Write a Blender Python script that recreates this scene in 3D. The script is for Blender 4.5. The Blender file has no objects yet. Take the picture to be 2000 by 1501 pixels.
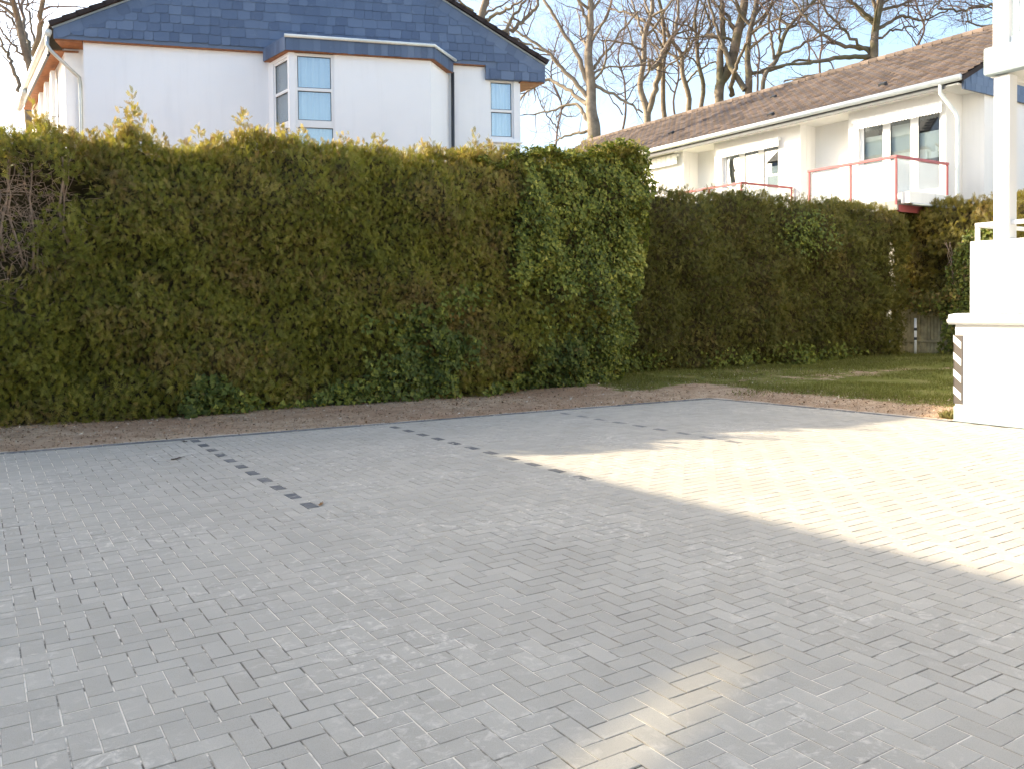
import bpy, math, random
import numpy as np
from mathutils import Matrix, Vector

# ------------------------------------------------------------------ camera, world, sun, exposure
F_PX, YAW, PITCH, ROLL, CY, EYE = 1640.0, math.radians(32.7), math.radians(1.5), math.radians(0.62), 645.0, 1.55
SUN_EL, SUN_AZ = math.radians(27.0), math.radians(-40.3)      # azimuth from +y towards +x
scene = bpy.context.scene
col = scene.collection

_f = np.array([math.sin(YAW)*math.cos(PITCH), math.cos(YAW)*math.cos(PITCH), -math.sin(PITCH)])
_r = np.array([math.cos(YAW), -math.sin(YAW), 0.0])
_d = np.cross(_f, _r)
_c, _s = math.cos(ROLL), math.sin(ROLL)
CAM = np.array([_c*_r + _s*_d, -_s*_r + _c*_d, _f])           # rows: right, down, forward
EYEP = np.array([0.0, 0.0, EYE])

cd = bpy.data.cameras.new('camera')
cd.sensor_fit = 'HORIZONTAL'; cd.sensor_width = 36.0
cd.lens = 36.0*F_PX/2000.0
cd.shift_y = -(750.5-CY)/2000.0
cd.clip_start = 0.05; cd.clip_end = 2000.0
cam = bpy.data.objects.new('camera', cd); col.objects.link(cam)
cam.matrix_world = Matrix(((CAM[0][0], -CAM[1][0], -CAM[2][0], 0), (CAM[0][1], -CAM[1][1], -CAM[2][1], 0),
                           (CAM[0][2], -CAM[1][2], -CAM[2][2], EYE), (0, 0, 0, 1)))
scene.camera = cam

world = bpy.data.worlds.new('World'); scene.world = world; world.use_nodes = True
nt = world.node_tree
sky = nt.nodes.new('ShaderNodeTexSky'); sky.sky_type = 'NISHITA'; sky.sun_disc = False
sky.sun_elevation = SUN_EL; sky.sun_rotation = SUN_AZ
sky.air_density = 1.0; sky.dust_density = 3.0; sky.ozone_density = 3.6
bg = nt.nodes['Background']; bg.inputs['Strength'].default_value = 0.15
nt.links.new(sky.outputs[0], bg.inputs['Color'])

sl = bpy.data.lights.new('sun', 'SUN'); sl.energy = 3.0; sl.angle = math.radians(0.53); sl.color = (1.0, 0.93, 0.82)
so = bpy.data.objects.new('sun', sl); col.objects.link(so)
SUNV = Vector((math.sin(SUN_AZ)*math.cos(SUN_EL), math.cos(SUN_AZ)*math.cos(SUN_EL), math.sin(SUN_EL)))
so.rotation_euler = SUNV.to_track_quat('Z', 'Y').to_euler(); so.location = (-20, 20, 30)

scene.view_settings.view_transform = 'Standard'; scene.view_settings.look = 'None'
scene.view_settings.gamma = 1.0; scene.view_settings.use_curve_mapping = False
scene.view_settings.exposure = 1.85
scene.view_settings.use_white_balance = True; scene.view_settings.white_balance_temperature = 7700; scene.view_settings.white_balance_tint = 8
scene.render.engine = 'CYCLES'
scene.cycles.use_denoising = True; scene.cycles.denoising_prefilter = 'ACCURATE'
scene.cycles.max_bounces = 6; scene.cycles.transparent_max_bounces = 12

# ------------------------------------------------------------------ measuring helpers
def ray(x, y): return CAM.T @ np.array([(x-1000)/F_PX, (y-CY)/F_PX, 1.0])
def at(x, y, Z): return EYEP + ray(x, y)*Z
def on_u(x, y, u): d = ray(x, y); return EYEP + d*u/d[0]
def on_v(x, y, v): d = ray(x, y); return EYEP + d*v/d[1]
def on_z(x, y, z=0.0): d = ray(x, y); return EYEP + d*(z-EYE)/d[2]
def on_plane(x, y, P, N): d = ray(x, y); return EYEP + d*(N @ (P-EYEP))/(N @ d)
def seen(P, m=0.0):
    P = np.atleast_2d(P); c = (P-EYEP) @ CAM.T
    x = 1000+F_PX*c[:, 0]/c[:, 2]; y = CY+F_PX*c[:, 1]/c[:, 2]
    return (c[:, 2] > 0.1) & (x > -m) & (x < 2000+m) & (y > -m) & (y < 1501+m)

class Noise:
    """smooth random field, about -1..1"""
    def __init__(self, seed, scale, dim=2, n=14):
        r = np.random.RandomState(seed)
        self.k = r.normal(size=(n, dim))*(1.6/scale); self.p = r.uniform(0, 6.283, n); self.n = n
    def __call__(self, *a):
        a = [np.asarray(q, float) for q in a]; o = 0
        for k, p in zip(self.k, self.p): o = o+np.sin(sum(ki*ai for ki, ai in zip(k, a))+p)
        return o/math.sqrt(self.n)*0.9

# ------------------------------------------------------------------ object helpers
WM = {}
def tag(o, label=None, cat=None, group=None, kind=None):
    if label: o['label'] = label
    if cat: o['category'] = cat
    if group: o['group'] = group
    if kind: o['kind'] = kind
    return o
def link(o, parent=None, local=None):
    col.objects.link(o)
    if local is not None: o.matrix_basis = local
    if parent is not None:
        o.parent = parent; o.matrix_parent_inverse = WM[parent.name].inverted()
    WM[o.name] = o.matrix_basis.copy()
    return o
def thing(name, loc, label, cat, group=None):
    o = bpy.data.objects.new(name, None); o.empty_display_size = 0.2
    link(o, None, Matrix.Translation(Vector(loc)))
    return tag(o, label, cat, group)

class MB:
    def __init__(self): self.v = []; self.f = []
    def poly(self, pts):
        n = len(self.v); self.v += [tuple(p) for p in pts]; self.f.append(tuple(range(n, n+len(pts))))
    def box(self, o, a, b, c):
        """corner o and three edge vectors"""
        o, a, b, c = (np.asarray(q, float) for q in (o, a, b, c))
        if np.dot(np.cross(a, b), c) < 0: a, b = b, a
        n = len(self.v)
        self.v += [tuple(p) for p in (o, o+a, o+a+b, o+b, o+c, o+a+c, o+a+b+c, o+b+c)]
        self.f += [tuple(n+i for i in q) for q in ((0, 3, 2, 1), (4, 5, 6, 7), (0, 1, 5, 4), (1, 2, 6, 5), (2, 3, 7, 6), (3, 0, 4, 7))]
        return self
    def abox(self, x0, x1, y0, y1, z0, z1):
        return self.box((x0, y0, z0), (x1-x0, 0, 0), (0, y1-y0, 0), (0, 0, z1-z0))
    def prism(self, pts, ext):
        """planar polygon and an extrusion vector"""
        pts = [np.asarray(p, float) for p in pts]; e = np.asarray(ext, float); k = len(pts); n = len(self.v)
        nrm = sum(np.cross(pts[i]-pts[0], pts[(i+1) % k]-pts[0]) for i in range(k))
        if np.dot(nrm, e) < 0: pts = pts[::-1]
        self.v += [tuple(p) for p in pts]+[tuple(p+e) for p in pts]
        self.f.append(tuple(range(n+k-1, n-1, -1))); self.f.append(tuple(range(n+k, n+2*k)))
        for i in range(k):
            j = (i+1) % k; self.f.append((n+i, n+j, n+k+j, n+k+i))
        return self
    def tube(self, P, R, sides=8, cap=True):
        P = np.asarray(P, float); m = len(P); R = np.broadcast_to(np.asarray(R, float), (m,))
        T = np.gradient(P, axis=0); T /= np.linalg.norm(T, axis=1)[:, None]+1e-9
        ref = np.array([0.31, 0.17, 0.93]) if abs(T[:, 2]).mean() < 0.8 else np.array([0.9, 0.4, 0.1])
        A = np.cross(T, ref); A /= np.linalg.norm(A, axis=1)[:, None]+1e-9; B = np.cross(T, A)
        th = np.arange(sides)*2*math.pi/sides
        V = P[:, None]+R[:, None, None]*(np.cos(th)[None, :, None]*A[:, None]+np.sin(th)[None, :, None]*B[:, None])
        n = len(self.v); self.v += [tuple(p) for p in V.reshape(-1, 3)]
        for i in range(m-1):
            for j in range(sides):
                k = (j+1) % sides; self.f.append((n+i*sides+j, n+i*sides+k, n+(i+1)*sides+k, n+(i+1)*sides+j))
        if cap:
            self.f.append(tuple(n+j for j in range(sides))[::-1]); self.f.append(tuple(n+(m-1)*sides+j for j in range(sides)))
        return self
    def mesh(self, name, mat, smooth=False):
        me = bpy.data.meshes.new(name); me.from_pydata(self.v, [], self.f); me.materials.append(mat); me.update()
        if smooth: me.shade_smooth()
        return me
    def build(self, name, mat, parent=None, smooth=False, bevel=0.0):
        o = bpy.data.objects.new(name, self.mesh(name, mat, smooth))
        if bevel:
            m = o.modifiers.new('bevel', 'BEVEL'); m.width = bevel; m.segments = 2; m.limit_method = 'ANGLE'
        return link(o, parent)

def np_mesh(name, V, quads, mat, attrs=None, smooth=False, tris=None):
    """fast mesh from arrays of quads (n,4) or tris (n,3); attrs: {name: per-face floats}"""
    me = bpy.data.meshes.new(name)
    Fc = quads if quads is not None else tris
    k = Fc.shape[1]; nf = len(Fc)
    me.vertices.add(len(V)); me.vertices.foreach_set('co', np.ascontiguousarray(V, np.float32).ravel())
    me.loops.add(nf*k); me.loops.foreach_set('vertex_index', np.ascontiguousarray(Fc, np.int32).ravel())
    me.polygons.add(nf); me.polygons.foreach_set('loop_start', np.arange(0, nf*k, k, dtype=np.int32))
    me.polygons.foreach_set('loop_total', np.full(nf, k, np.int32))
    for a, val in (attrs or {}).items():
        at_ = me.attributes.new(a, 'FLOAT', 'FACE'); at_.data.foreach_set('value', np.ascontiguousarray(val, np.float32))
    me.materials.append(mat); me.update(calc_edges=True); me.validate()
    if smooth: me.shade_smooth()
    return me

# ------------------------------------------------------------------ materials
class NT:
    def __init__(self, name):
        self.m = bpy.data.materials.new(name); self.m.use_nodes = True
        self.t = self.m.node_tree; self.b = self.t.nodes['Principled BSDF']; self.out = self.t.nodes['Material Output']
    def n(self, kind, **kw):
        x = self.t.nodes.new('ShaderNode'+kind)
        for k, v in kw.items():
            if k[0] == '_': setattr(x, k[1:], v)
            else: x.inputs[k.replace('__', ' ')].default_value = v
        return x
    def l(self, a, b): self.t.links.new(a, b)
    def pos(self): return self.n('NewGeometry').outputs['Position']
    def noise(self, scale, detail=4.0, rough=0.55, vec=None, dist=0.0):
        x = self.n('TexNoise', Scale=scale, Detail=detail, Roughness=rough, Distortion=dist)
        self.l(vec if vec is not None else self.pos(), x.inputs['Vector']); return x.outputs['Fac']
    def ramp(self, fac, stops, interp='LINEAR'):
        x = self.n('ValToRGB'); e = x.color_ramp.elements; x.color_ramp.interpolation = interp
        while len(e) < len(stops): e.new(0.5)
        for q, (p, c) in zip(e, stops): q.position = p; q.color = (c[0], c[1], c[2], 1) if hasattr(c, '__len__') else (c, c, c, 1)
        self.l(fac, x.inputs[0]); return x.outputs['Color']
    def mix(self, fac, a, b, mode='MIX'):
        x = self.n('Mix', _data_type='RGBA', _blend_type=mode)
        for s, q in ((x.inputs[0], fac), (x.inputs[6], a), (x.inputs[7], b)):
            if isinstance(q, (int, float)): s.default_value = q if s.type == 'VALUE' else (q, q, q, 1)
            elif isinstance(q, tuple): s.default_value = (*q, 1)
            else: self.l(q, s)
        return x.outputs[2]
    def math(self, op, a, b=0.0):
        x = self.n('Math', _operation=op)
        for s, q in ((x.inputs[0], a), (x.inputs[1], b)):
            if isinstance(q, (int, float)): s.default_value = q
            else: self.l(q, s)
        return x.outputs[0]
    def attr(self, name): return self.n('Attribute', _attribute_name=name).outputs['Fac']
    def bump(self, h, strength=0.3, dist=0.01):
        x = self.n('Bump', Strength=strength, Distance=dist); self.l(h, x.inputs['Height']); self.l(x.outputs[0], self.b.inputs['Normal'])
    def base(self, c):
        if isinstance(c, tuple): self.b.inputs['Base Color'].default_value = (*c, 1)
        else: self.l(c, self.b.inputs['Base Color'])
    def set(self, rough=0.8, spec=0.3, metal=0.0):
        self.b.inputs['Roughness'].default_value = rough; self.b.inputs['Specular IOR Level'].default_value = spec
        self.b.inputs['Metallic'].default_value = metal; return self.m

def plain(name, c, rough=0.6, spec=0.4, metal=0.0, var=0.12, scale=3.0, bump=0.0):
    t = NT(name); nz = t.noise(scale, 5)
    t.base(t.mix(t.ramp(nz, [(0.3, 0.0), (0.7, 1.0)]), tuple(q*(1-var) for q in c), tuple(min(1, q*(1+var)) for q in c)))
    if bump: t.bump(t.noise(180, 3), bump, 0.004)
    return t.set(rough, spec, metal)

def mat_paver(name, c0, c1):
    t = NT(name)
    rnd = t.math('FRACT', t.math('ADD', t.attr('tint'), t.n('ObjectInfo').outputs['Random']))
    base = t.ramp(rnd, [(0.0, c0), (0.5, tuple((a+b)/2 for a, b in zip(c0, c1))), (1.0, c1)])
    blot = t.noise(1.3, 5, 0.6); base = t.mix(t.ramp(blot, [(0.38, 0.0), (0.62, 0.3)]), base, tuple(q*0.80 for q in c0))
    wet = t.noise(7.0, 4, 0.6); base = t.mix(t.ramp(wet, [(0.35, 0.0), (0.8, 0.32)]), base, (0.53, 0.49, 0.425))
    spk = t.noise(260, 2); base = t.mix(t.ramp(spk, [(0.35, 0.22), (0.5, 0.0)]), base, (0.16, 0.155, 0.145))
    spk2 = t.noise(340, 2); base = t.mix(t.ramp(spk2, [(0.55, 0.0), (0.75, 0.35)]), base, (0.55, 0.54, 0.52))
    dust = t.math('MULTIPLY', t.ramp(t.noise(0.9, 3, 0.5), [(0.44, 0.0), (0.66, 1.0)]), t.ramp(t.noise(13, 6, 0.72, dist=0.6), [(0.52, 0.0), (0.66, 1.0)]))
    base = t.mix(t.math('MULTIPLY', dust, 0.8), base, (0.74, 0.68, 0.59))
    t.base(base); t.bump(t.noise(300, 3), 0.35, 0.003)
    return t.set(0.86, 0.25)

def mat_joint():
    t = NT('joint_sand')
    a = t.math('ADD', t.math('MULTIPLY', t.noise(0.8, 3, 0.5), 0.45), t.math('MULTIPLY', t.noise(5.5, 4, 0.6), 0.55))
    t.base(t.ramp(a, [(0.40, (0.14, 0.125, 0.105)), (0.45, (0.20, 0.18, 0.15)), (0.51, (0.84, 0.76, 0.64))]))
    t.bump(t.noise(400, 2), 0.4, 0.003)
    return t.set(0.95, 0.1)

def mat_leaf(name, stops, brown, transl=0.42, rough=0.55, spec=0.35, brown_fac=0.75):
    t = NT(name)
    c = t.ramp(t.attr('tint'), stops)
    c = t.mix(t.math('MULTIPLY', t.attr('brown'), brown_fac), c, brown)
    t.base(c); t.set(rough, spec)
    tr = t.n('BsdfTranslucent'); t.l(t.mix(1.0, c, (1.0, 1.0, 0.72), 'MULTIPLY'), tr.inputs['Color'])
    mx = t.n('MixShader', Fac=transl); t.l(t.b.outputs[0], mx.inputs[1]); t.l(tr.outputs[0], mx.inputs[2]); t.l(mx.outputs[0], t.out.inputs[0])
    return t.m

def mat_glass(name, refl, tint=(0.9, 0.95, 0.95)):
    t = NT(name); t.t.nodes.remove(t.b)
    g = t.n('BsdfGlossy', Roughness=0.015); g.inputs['Color'].default_value = (0.95, 0.97, 1, 1)
    tr = t.n('BsdfTransparent'); tr.inputs['Color'].default_value = (*tint, 1)
    lw = t.n('LayerWeight', Blend=0.25)
    mx = t.n('MixShader'); t.l(t.math('ADD', t.math('MULTIPLY', lw.outputs['Fresnel'], 0.6), refl), mx.inputs[0])
    t.l(tr.outputs[0], mx.inputs[1]); t.l(g.outputs[0], mx.inputs[2]); t.l(mx.outputs[0], t.out.inputs[0])
    return t.m

def mat_milky():
    t = NT('milky_railing_glass'); t.base((0.80, 0.83, 0.83)); t.set(0.25, 0.5); tr = t.n('BsdfTransparent'); mx = t.n('MixShader', Fac=0.58)
    t.l(t.b.outputs[0], mx.inputs[1]); t.l(tr.outputs[0], mx.inputs[2]); t.l(mx.outputs[0], t.out.inputs[0]); return t.m

def mat_plaster(name, c):
    t = NT(name)
    n1 = t.noise(0.7, 5, 0.6); base = t.mix(t.ramp(n1, [(0.3, 0.0), (0.75, 1.0)]), tuple(q*0.955 for q in c), c)
    mp = t.n('Mapping'); mp.inputs['Scale'].default_value = (5.0, 5.0, 0.35); t.l(t.pos(), mp.inputs['Vector'])
    base = t.mix(t.ramp(t.noise(1.0, 5, 0.6, vec=mp.outputs[0]), [(0.52, 0.0), (0.78, 0.55)]), base, tuple(q*0.88 for q in c))
    t.base(base); t.bump(t.noise(140, 3), 0.18, 0.004)
    return t.set(0.9, 0.2)

def mat_bark(name, c0, c1, moss=0.0):
    t = NT(name); n1 = t.noise(2.5, 6, 0.65); base = t.ramp(n1, [(0.3, c0), (0.7, c1)])
    if moss: base = t.mix(t.ramp(t.noise(0.8, 3), [(0.5, 0.0), (0.62, moss)]), base, (0.11, 0.12, 0.04))
    t.base(base); t.bump(t.noise(30, 4), 0.5, 0.02)
    return t.set(0.9, 0.15)

def mat_soil():
    t = NT('soil_and_lawn')
    n1 = t.noise(3.5, 8, 0.7); soil = t.ramp(n1, [(0.3, (0.30, 0.20, 0.13)), (0.5, (0.52, 0.37, 0.25)), (0.72, (0.64, 0.49, 0.35))])
    n0 = t.noise(0.45, 3); soil = t.mix(t.ramp(n0, [(0.42, 0.0), (0.62, 0.55)]), soil, (0.38, 0.22, 0.135))
    n2 = t.noise(45, 4, 0.7); soil = t.mix(t.ramp(n2, [(0.56, 0.0), (0.7, 0.6)]), soil, (0.55, 0.46, 0.36))
    g = t.ramp(t.noise(2.0, 6, 0.65), [(0.3, (0.115, 0.125, 0.028)), (0.5, (0.19, 0.195, 0.05)), (0.75, (0.30, 0.25, 0.11))])
    sd = t.math('ADD', t.attr('sand'), t.math('MULTIPLY', t.math('SUBTRACT', t.noise(2.2, 5, 0.6), 0.5), 2.6))
    soil = t.mix(t.ramp(sd, [(0.55, 0.0), (0.9, 0.85)]), soil, (0.66, 0.58, 0.48))
    f = t.math('ADD', t.attr('lawn'), t.math('MULTIPLY', t.math('SUBTRACT', t.noise(1.3, 6, 0.65), 0.5), 2.6))
    t.base(t.mix(t.ramp(f, [(0.42, 0.0), (0.62, 1.0)]), soil, g)); t.bump(t.noise(35, 6, 0.7), 0.9, 0.03)
    return t.set(0.97, 0.1)

def mat_tile():
    t = NT('roof_tile')
    rnd = t.math('FRACT', t.math('ADD', t.attr('tint'), t.n('ObjectInfo').outputs['Random']))
    base = t.ramp(rnd, [(0.0, (0.105, 0.076, 0.062)), (0.5, (0.165, 0.122, 0.10)), (1.0, (0.225, 0.172, 0.142))])
    base = t.mix(t.ramp(t.noise(1.2, 5, 0.6), [(0.4, 0.0), (0.7, 0.55)]), base, (0.10, 0.085, 0.075))
    t.base(base); t.bump(t.noise(60, 4), 0.3, 0.005); return t.set(0.85, 0.25)

def mat_slate():
    t = NT('slate')
    rnd = t.math('FRACT', t.math('ADD', t.attr('tint'), t.n('ObjectInfo').outputs['Random']))
    base = t.ramp(rnd, [(0.0, (0.064, 0.10, 0.175)), (0.5, (0.082, 0.126, 0.212)), (1.0, (0.112, 0.162, 0.255))])
    base = t.mix(t.ramp(t.noise(5.0, 7, 0.75, dist=0.8), [(0.56, 0.0), (0.75, 0.35)]), base, (0.2, 0.25, 0.32))
    t.base(base); t.bump(t.noise(45, 5), 0.35, 0.004); return t.set(0.5, 0.45)

M = dict(
    paver=mat_paver('concrete_paver', (0.428, 0.388, 0.325), (0.500, 0.456, 0.385)),
    dark=mat_paver('anthracite_paver', (0.075, 0.078, 0.082), (0.115, 0.118, 0.122)),
    glare_grey=mat_paver('glare_grey_paver', (0.15, 0.15, 0.15), (0.20, 0.20, 0.195)),  # anthracite copy made paler: low-angle sky glare put into the colour
    kerb=mat_paver('kerb_concrete', (0.10, 0.105, 0.115), (0.14, 0.145, 0.155)),
    joint=mat_joint(), soil=mat_soil(), slate=mat_slate(), tile=mat_tile(),
    plaster=mat_plaster('white_render', (0.85, 0.87, 0.895)),
    plaster2=mat_plaster('white_masonry_paint', (0.82, 0.815, 0.80)),
    blueband=mat_plaster('pale_blue_paint', (0.40, 0.48, 0.50)),
    white=plain('white_plastic', (0.80, 0.81, 0.82), 0.35, 0.5, var=0.03),
    zinc=plain('zinc', (0.42, 0.46, 0.47), 0.4, 0.5, 0.6, var=0.15),
    zinclight=plain('white_zinc', (0.66, 0.70, 0.69), 0.45, 0.5, 0.1, var=0.08),
    lead=plain('dark_metal', (0.05, 0.055, 0.06), 0.5, 0.4, 0.3),
    wood=plain('soffit_wood', (0.26, 0.105, 0.045), 0.65, 0.3, var=0.25, scale=8),
    darktile=plain('dark_roof_tile', (0.035, 0.026, 0.025), 0.8, 0.25, var=0.3),
    red=plain('red_paint', (0.36, 0.09, 0.095), 0.45, 0.4, var=0.1),
    curtain=plain('net_curtain', (0.62, 0.66, 0.70), 0.9, 0.1, var=0.05),
    blind=plain('roller_blind', (0.78, 0.77, 0.74), 0.9, 0.1, var=0.03),
    room=plain('room_interior', (0.10, 0.095, 0.08), 0.9, 0.1),
    greyslab=plain('grey_concrete', (0.34, 0.33, 0.30), 0.9, 0.2),
    glass=mat_glass('window_glass', 0.20), clear=mat_milky(),
    tinted=mat_glass('streak_filter', 0.05, (0.68, 0.68, 0.64)),  # dims the sun in the added slot behind the light streak
    bark=mat_bark('bark', (0.16, 0.13, 0.10), (0.36, 0.30, 0.23)),
    bark2=mat_bark('mossy_bark', (0.12, 0.095, 0.075), (0.27, 0.22, 0.165), 0.4),
    twig=plain('twig', (0.17, 0.125, 0.11), 0.85, 0.15, var=0.25),
    stem=plain('hedge_stem', (0.36, 0.25, 0.18), 0.85, 0.15, var=0.35, scale=9),
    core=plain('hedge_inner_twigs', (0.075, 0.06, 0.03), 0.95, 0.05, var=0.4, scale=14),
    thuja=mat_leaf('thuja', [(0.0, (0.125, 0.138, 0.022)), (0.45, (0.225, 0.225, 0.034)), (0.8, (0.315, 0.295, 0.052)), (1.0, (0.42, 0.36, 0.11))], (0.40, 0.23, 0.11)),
    thuja2=mat_leaf('thuja_shaded', [(0.0, (0.08, 0.086, 0.018)), (0.5, (0.145, 0.142, 0.028)), (1.0, (0.235, 0.21, 0.055))], (0.25, 0.16, 0.06)),  # darker thuja copy, the hedge's shade put into its leaf colour
    thuja3=mat_leaf('thuja_sunlit', [(0.0, (0.09, 0.09, 0.018)), (0.5, (0.20, 0.17, 0.03)), (1.0, (0.32, 0.25, 0.06))], (0.25, 0.14, 0.05)),  # yellower thuja copy, sunlight put into its leaf colour
    ivy=mat_leaf('ivy', [(0.0, (0.062, 0.088, 0.022)), (0.45, (0.14, 0.172, 0.032)), (0.75, (0.26, 0.27, 0.046)), (1.0, (0.44, 0.41, 0.095))], (0.24, 0.14, 0.05), 0.25, 0.5, 0.22),
    grass=mat_leaf('grass_blade', [(0.0, (0.12, 0.135, 0.03)), (0.6, (0.20, 0.215, 0.048)), (1.0, (0.33, 0.29, 0.11))], (0.15, 0.11, 0.05)),
    litter=mat_leaf('dry_litter', [(0.0, (0.16, 0.095, 0.06)), (0.5, (0.32, 0.21, 0.135)), (0.85, (0.46, 0.36, 0.26)), (1.0, (0.72, 0.64, 0.54))], (0.2, 0.1, 0.05), 0.1, 0.8, 0.15),
    fence=plain('weathered_board', (0.36, 0.31, 0.19), 0.85, 0.15, var=0.35, scale=6),
    deadleaf=plain('dead_leaf', (0.07, 0.045, 0.035), 0.7, 0.2), deadleaf2=plain('brown_leaf', (0.26, 0.13, 0.05), 0.7, 0.2),
    stripe_dark=plain('stripe_grey', (0.10, 0.085, 0.075), 0.6, 0.3), stripe_white=plain('stripe_white', (0.80, 0.78, 0.74), 0.5, 0.4, var=0.04),
    backwall=mat_plaster('beige_render', (0.74, 0.72, 0.67)),
)

# ------------------------------------------------------------------ ground
KERB = [(-9.0, 11.60), (0.22, 10.92), (4.32, 10.57), (6.67, 10.40), (10.42, 10.06)]
def kerb_v(u): return np.interp(u, [k[0] for k in KERB], [k[1] for k in KERB])
def kerb_u(v): return np.interp(v, [-20.0, 6.17, 8.1, 10.06], [10.92, 10.86, 10.68, 10.42])
hn = Noise(5, 1.1)
def ground_h(u, v):
    d = np.maximum(np.asarray(v)-kerb_v(u), np.asarray(u)-kerb_u(np.minimum(v, 10.06)))
    dd = np.clip(d, 0, None)
    rise = np.clip((np.asarray(u)-8.5)/3.0, 0, 1)
    return 0.004+(0.02+0.04*rise)*(1-np.exp(-dd/0.9))+(0.004+0.016*rise)*np.clip(dd, 0, 14)+0.018*hn(u, v)*np.clip(dd/0.6, 0, 1)

def grid_mesh(U, V, H, attr=None):
    nu, nv = U.shape; P = np.stack([U, V, H], -1).reshape(-1, 3); i = np.arange(nu*nv).reshape(nu, nv)
    Q = np.stack([i[:-1, :-1], i[1:, :-1], i[1:, 1:], i[:-1, 1:]], -1).reshape(-1, 4); return P, Q

g = MB(); g.poly([(-400, -400, -0.12), (500, -400, -0.12), (500, 700, -0.12), (-400, 700, -0.12)])
tag(g.build('ground', M['soil']), kind='structure')
bn = Noise(6, 1.6)
def lawn_amount(u, v):
    u, v = np.asarray(u, float), np.asarray(v, float)
    d = np.maximum(v-kerb_v(np.minimum(u, 10.42)), u-kerb_u(np.minimum(v, 10.06)))
    a = np.clip((d-0.95+0.25*bn(u, v))/0.4, 0, 1)*np.clip((u-9.4-0.4*bn(v, u))/0.7, 0, 1)
    bare = np.exp(-(((u-15.2)/3.2)**2+((v-10.4+0.22*(u-15.2))/0.55)**2))
    return a*(1.04-0.48*bare)
us = np.linspace(-9, 10.42, 110); ts = np.concatenate([np.linspace(0, 0.3, 5)[:-1], np.linspace(0.3, 3.2, 24), np.linspace(3.6, 60, 20)])
Ua, Ta = np.meshgrid(us, ts, indexing='ij'); Va = kerb_v(Ua)+0.03+Ta
Pa, Qa = grid_mesh(Ua, Va, ground_h(Ua, Va))
vs = np.concatenate([np.linspace(4.0, 16, 100), np.linspace(16.6, 71, 20)]); ts = np.concatenate([np.linspace(0, 0.3, 5)[:-1], np.linspace(0.3, 12, 88), np.linspace(13, 60, 18)])
Vb, Tb = np.meshgrid(vs, ts, indexing='ij'); Ub = np.where(Vb < 10.09, kerb_u(np.minimum(Vb, 10.06))+0.03, 10.42)+Tb
Pb, Qb = grid_mesh(Ub, Vb, ground_h(Ub, Vb)); Qb = Qb[:, ::-1]
for nm, P_, Q_ in (('soil_strip', Pa, Qa), ('lawn', Pb, Qb)):
    cen = P_[Q_].mean(1)
    me = np_mesh(nm, P_, Q_, M['soil'], {'lawn': lawn_amount(cen[:, 0], cen[:, 1]), 'sand': np.clip(1.25-np.maximum(cen[:, 1]-kerb_v(np.minimum(cen[:, 0], 10.42)), cen[:, 0]-kerb_u(np.minimum(cen[:, 1], 10.06)))/0.16, 0, 1)}, smooth=True)
    tag(link(bpy.data.objects.new(nm, me)), kind='structure')

# ------------------------------------------------------------------ paving: bed, herringbone pavers, kerb stones
UNIT = 0.1015
pav = MB(); pav.poly([(-9, -14, -0.0036), (10.95, -14, -0.0036), (kerb_u(6.17), 6.17, -0.0036), (10.42, 10.06, -0.0036)]+[(u, v, -0.0036) for u, v in KERB[-2::-1]])
paving = tag(pav.build('paving', M['joint']), kind='structure')

def clip(poly, a, b, c):
    """keep a*x+b*y<=c"""
    out = []
    for i in range(len(poly)):
        p, q = poly[i], poly[(i+1) % len(poly)]; dp, dq = a*p[0]+b*p[1]-c, a*q[0]+b*q[1]-c
        if dp <= 0: out.append(p)
        if dp*dq < 0:
            t = dp/(dp-dq); out.append((p[0]+t*(q[0]-p[0]), p[1]+t*(q[1]-p[1])))
    return out
def paver_geo(poly, mb, z0=-0.03, z1=0.0, bev=0.0022):
    c = np.mean(poly, 0); k = len(poly); n = len(mb.v)
    def inset(d):
        r = []
        for p in poly:
            w = np.array(p)-c; L = np.abs(w).max()+1e-9; r.append(tuple(np.array(p)-np.sign(w)*np.minimum(np.abs(w), d)))
        return r
    A = inset(0.0); B = inset(bev)
    mb.v += [(p[0], p[1], z0) for p in A]+[(p[0], p[1], z1-bev*0.7) for p in A]+[(p[0], p[1], z1) for p in B]
    for i in range(k):
        j = (i+1) % k
        mb.f += [(n+i, n+j, n+k+j, n+k+i), (n+k+i, n+k+j, n+2*k+j, n+2*k+i)]
    mb.f.append(tuple(n+2*k+i for i in range(k))); return 2*k+1

rng = np.random.RandomState(3); GAP = 0.0058
U0 = 2.23-UNIT/2-22*UNIT                        # column 22 is the first row of dark stones
lines = {22: (6.2, 10.6), 46: (6.0, 10.4), 72: (6.4, 10.2)}
cand = []
for i in range(-42, 108):
    for j in range(-44, 108):
        c = (i-j) % 4
        if c == 0: w, h = 2, 1
        elif c == 3: w, h = 1, 2
        else: continue
        x0, y0 = U0+i*UNIT, j*UNIT; cx, cy = x0+w*UNIT/2, y0+h*UNIT/2
        if cy > kerb_v(cx)+0.1 or cx > kerb_u(min(cy, 10.06))+0.1: continue
        dk = (c == 3 and i in lines and lines[i][0] < cy < lines[i][1])
        cand.append((x0, y0, w, h, cx, cy, dk))
C = np.array([(q[4], q[5], 0.0) for q in cand])
edge = (C[:, 1] > kerb_v(C[:, 0])-0.16) | (C[:, 0] > kerb_u(np.minimum(C[:, 1], 10.06))-0.16)
vis = seen(C, 40) & ~edge
dist = np.hypot(C[:, 0], C[:, 1]); dist[~vis] = 1e9
near = set(np.argsort(dist)[:300].tolist())
proto = {}
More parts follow.
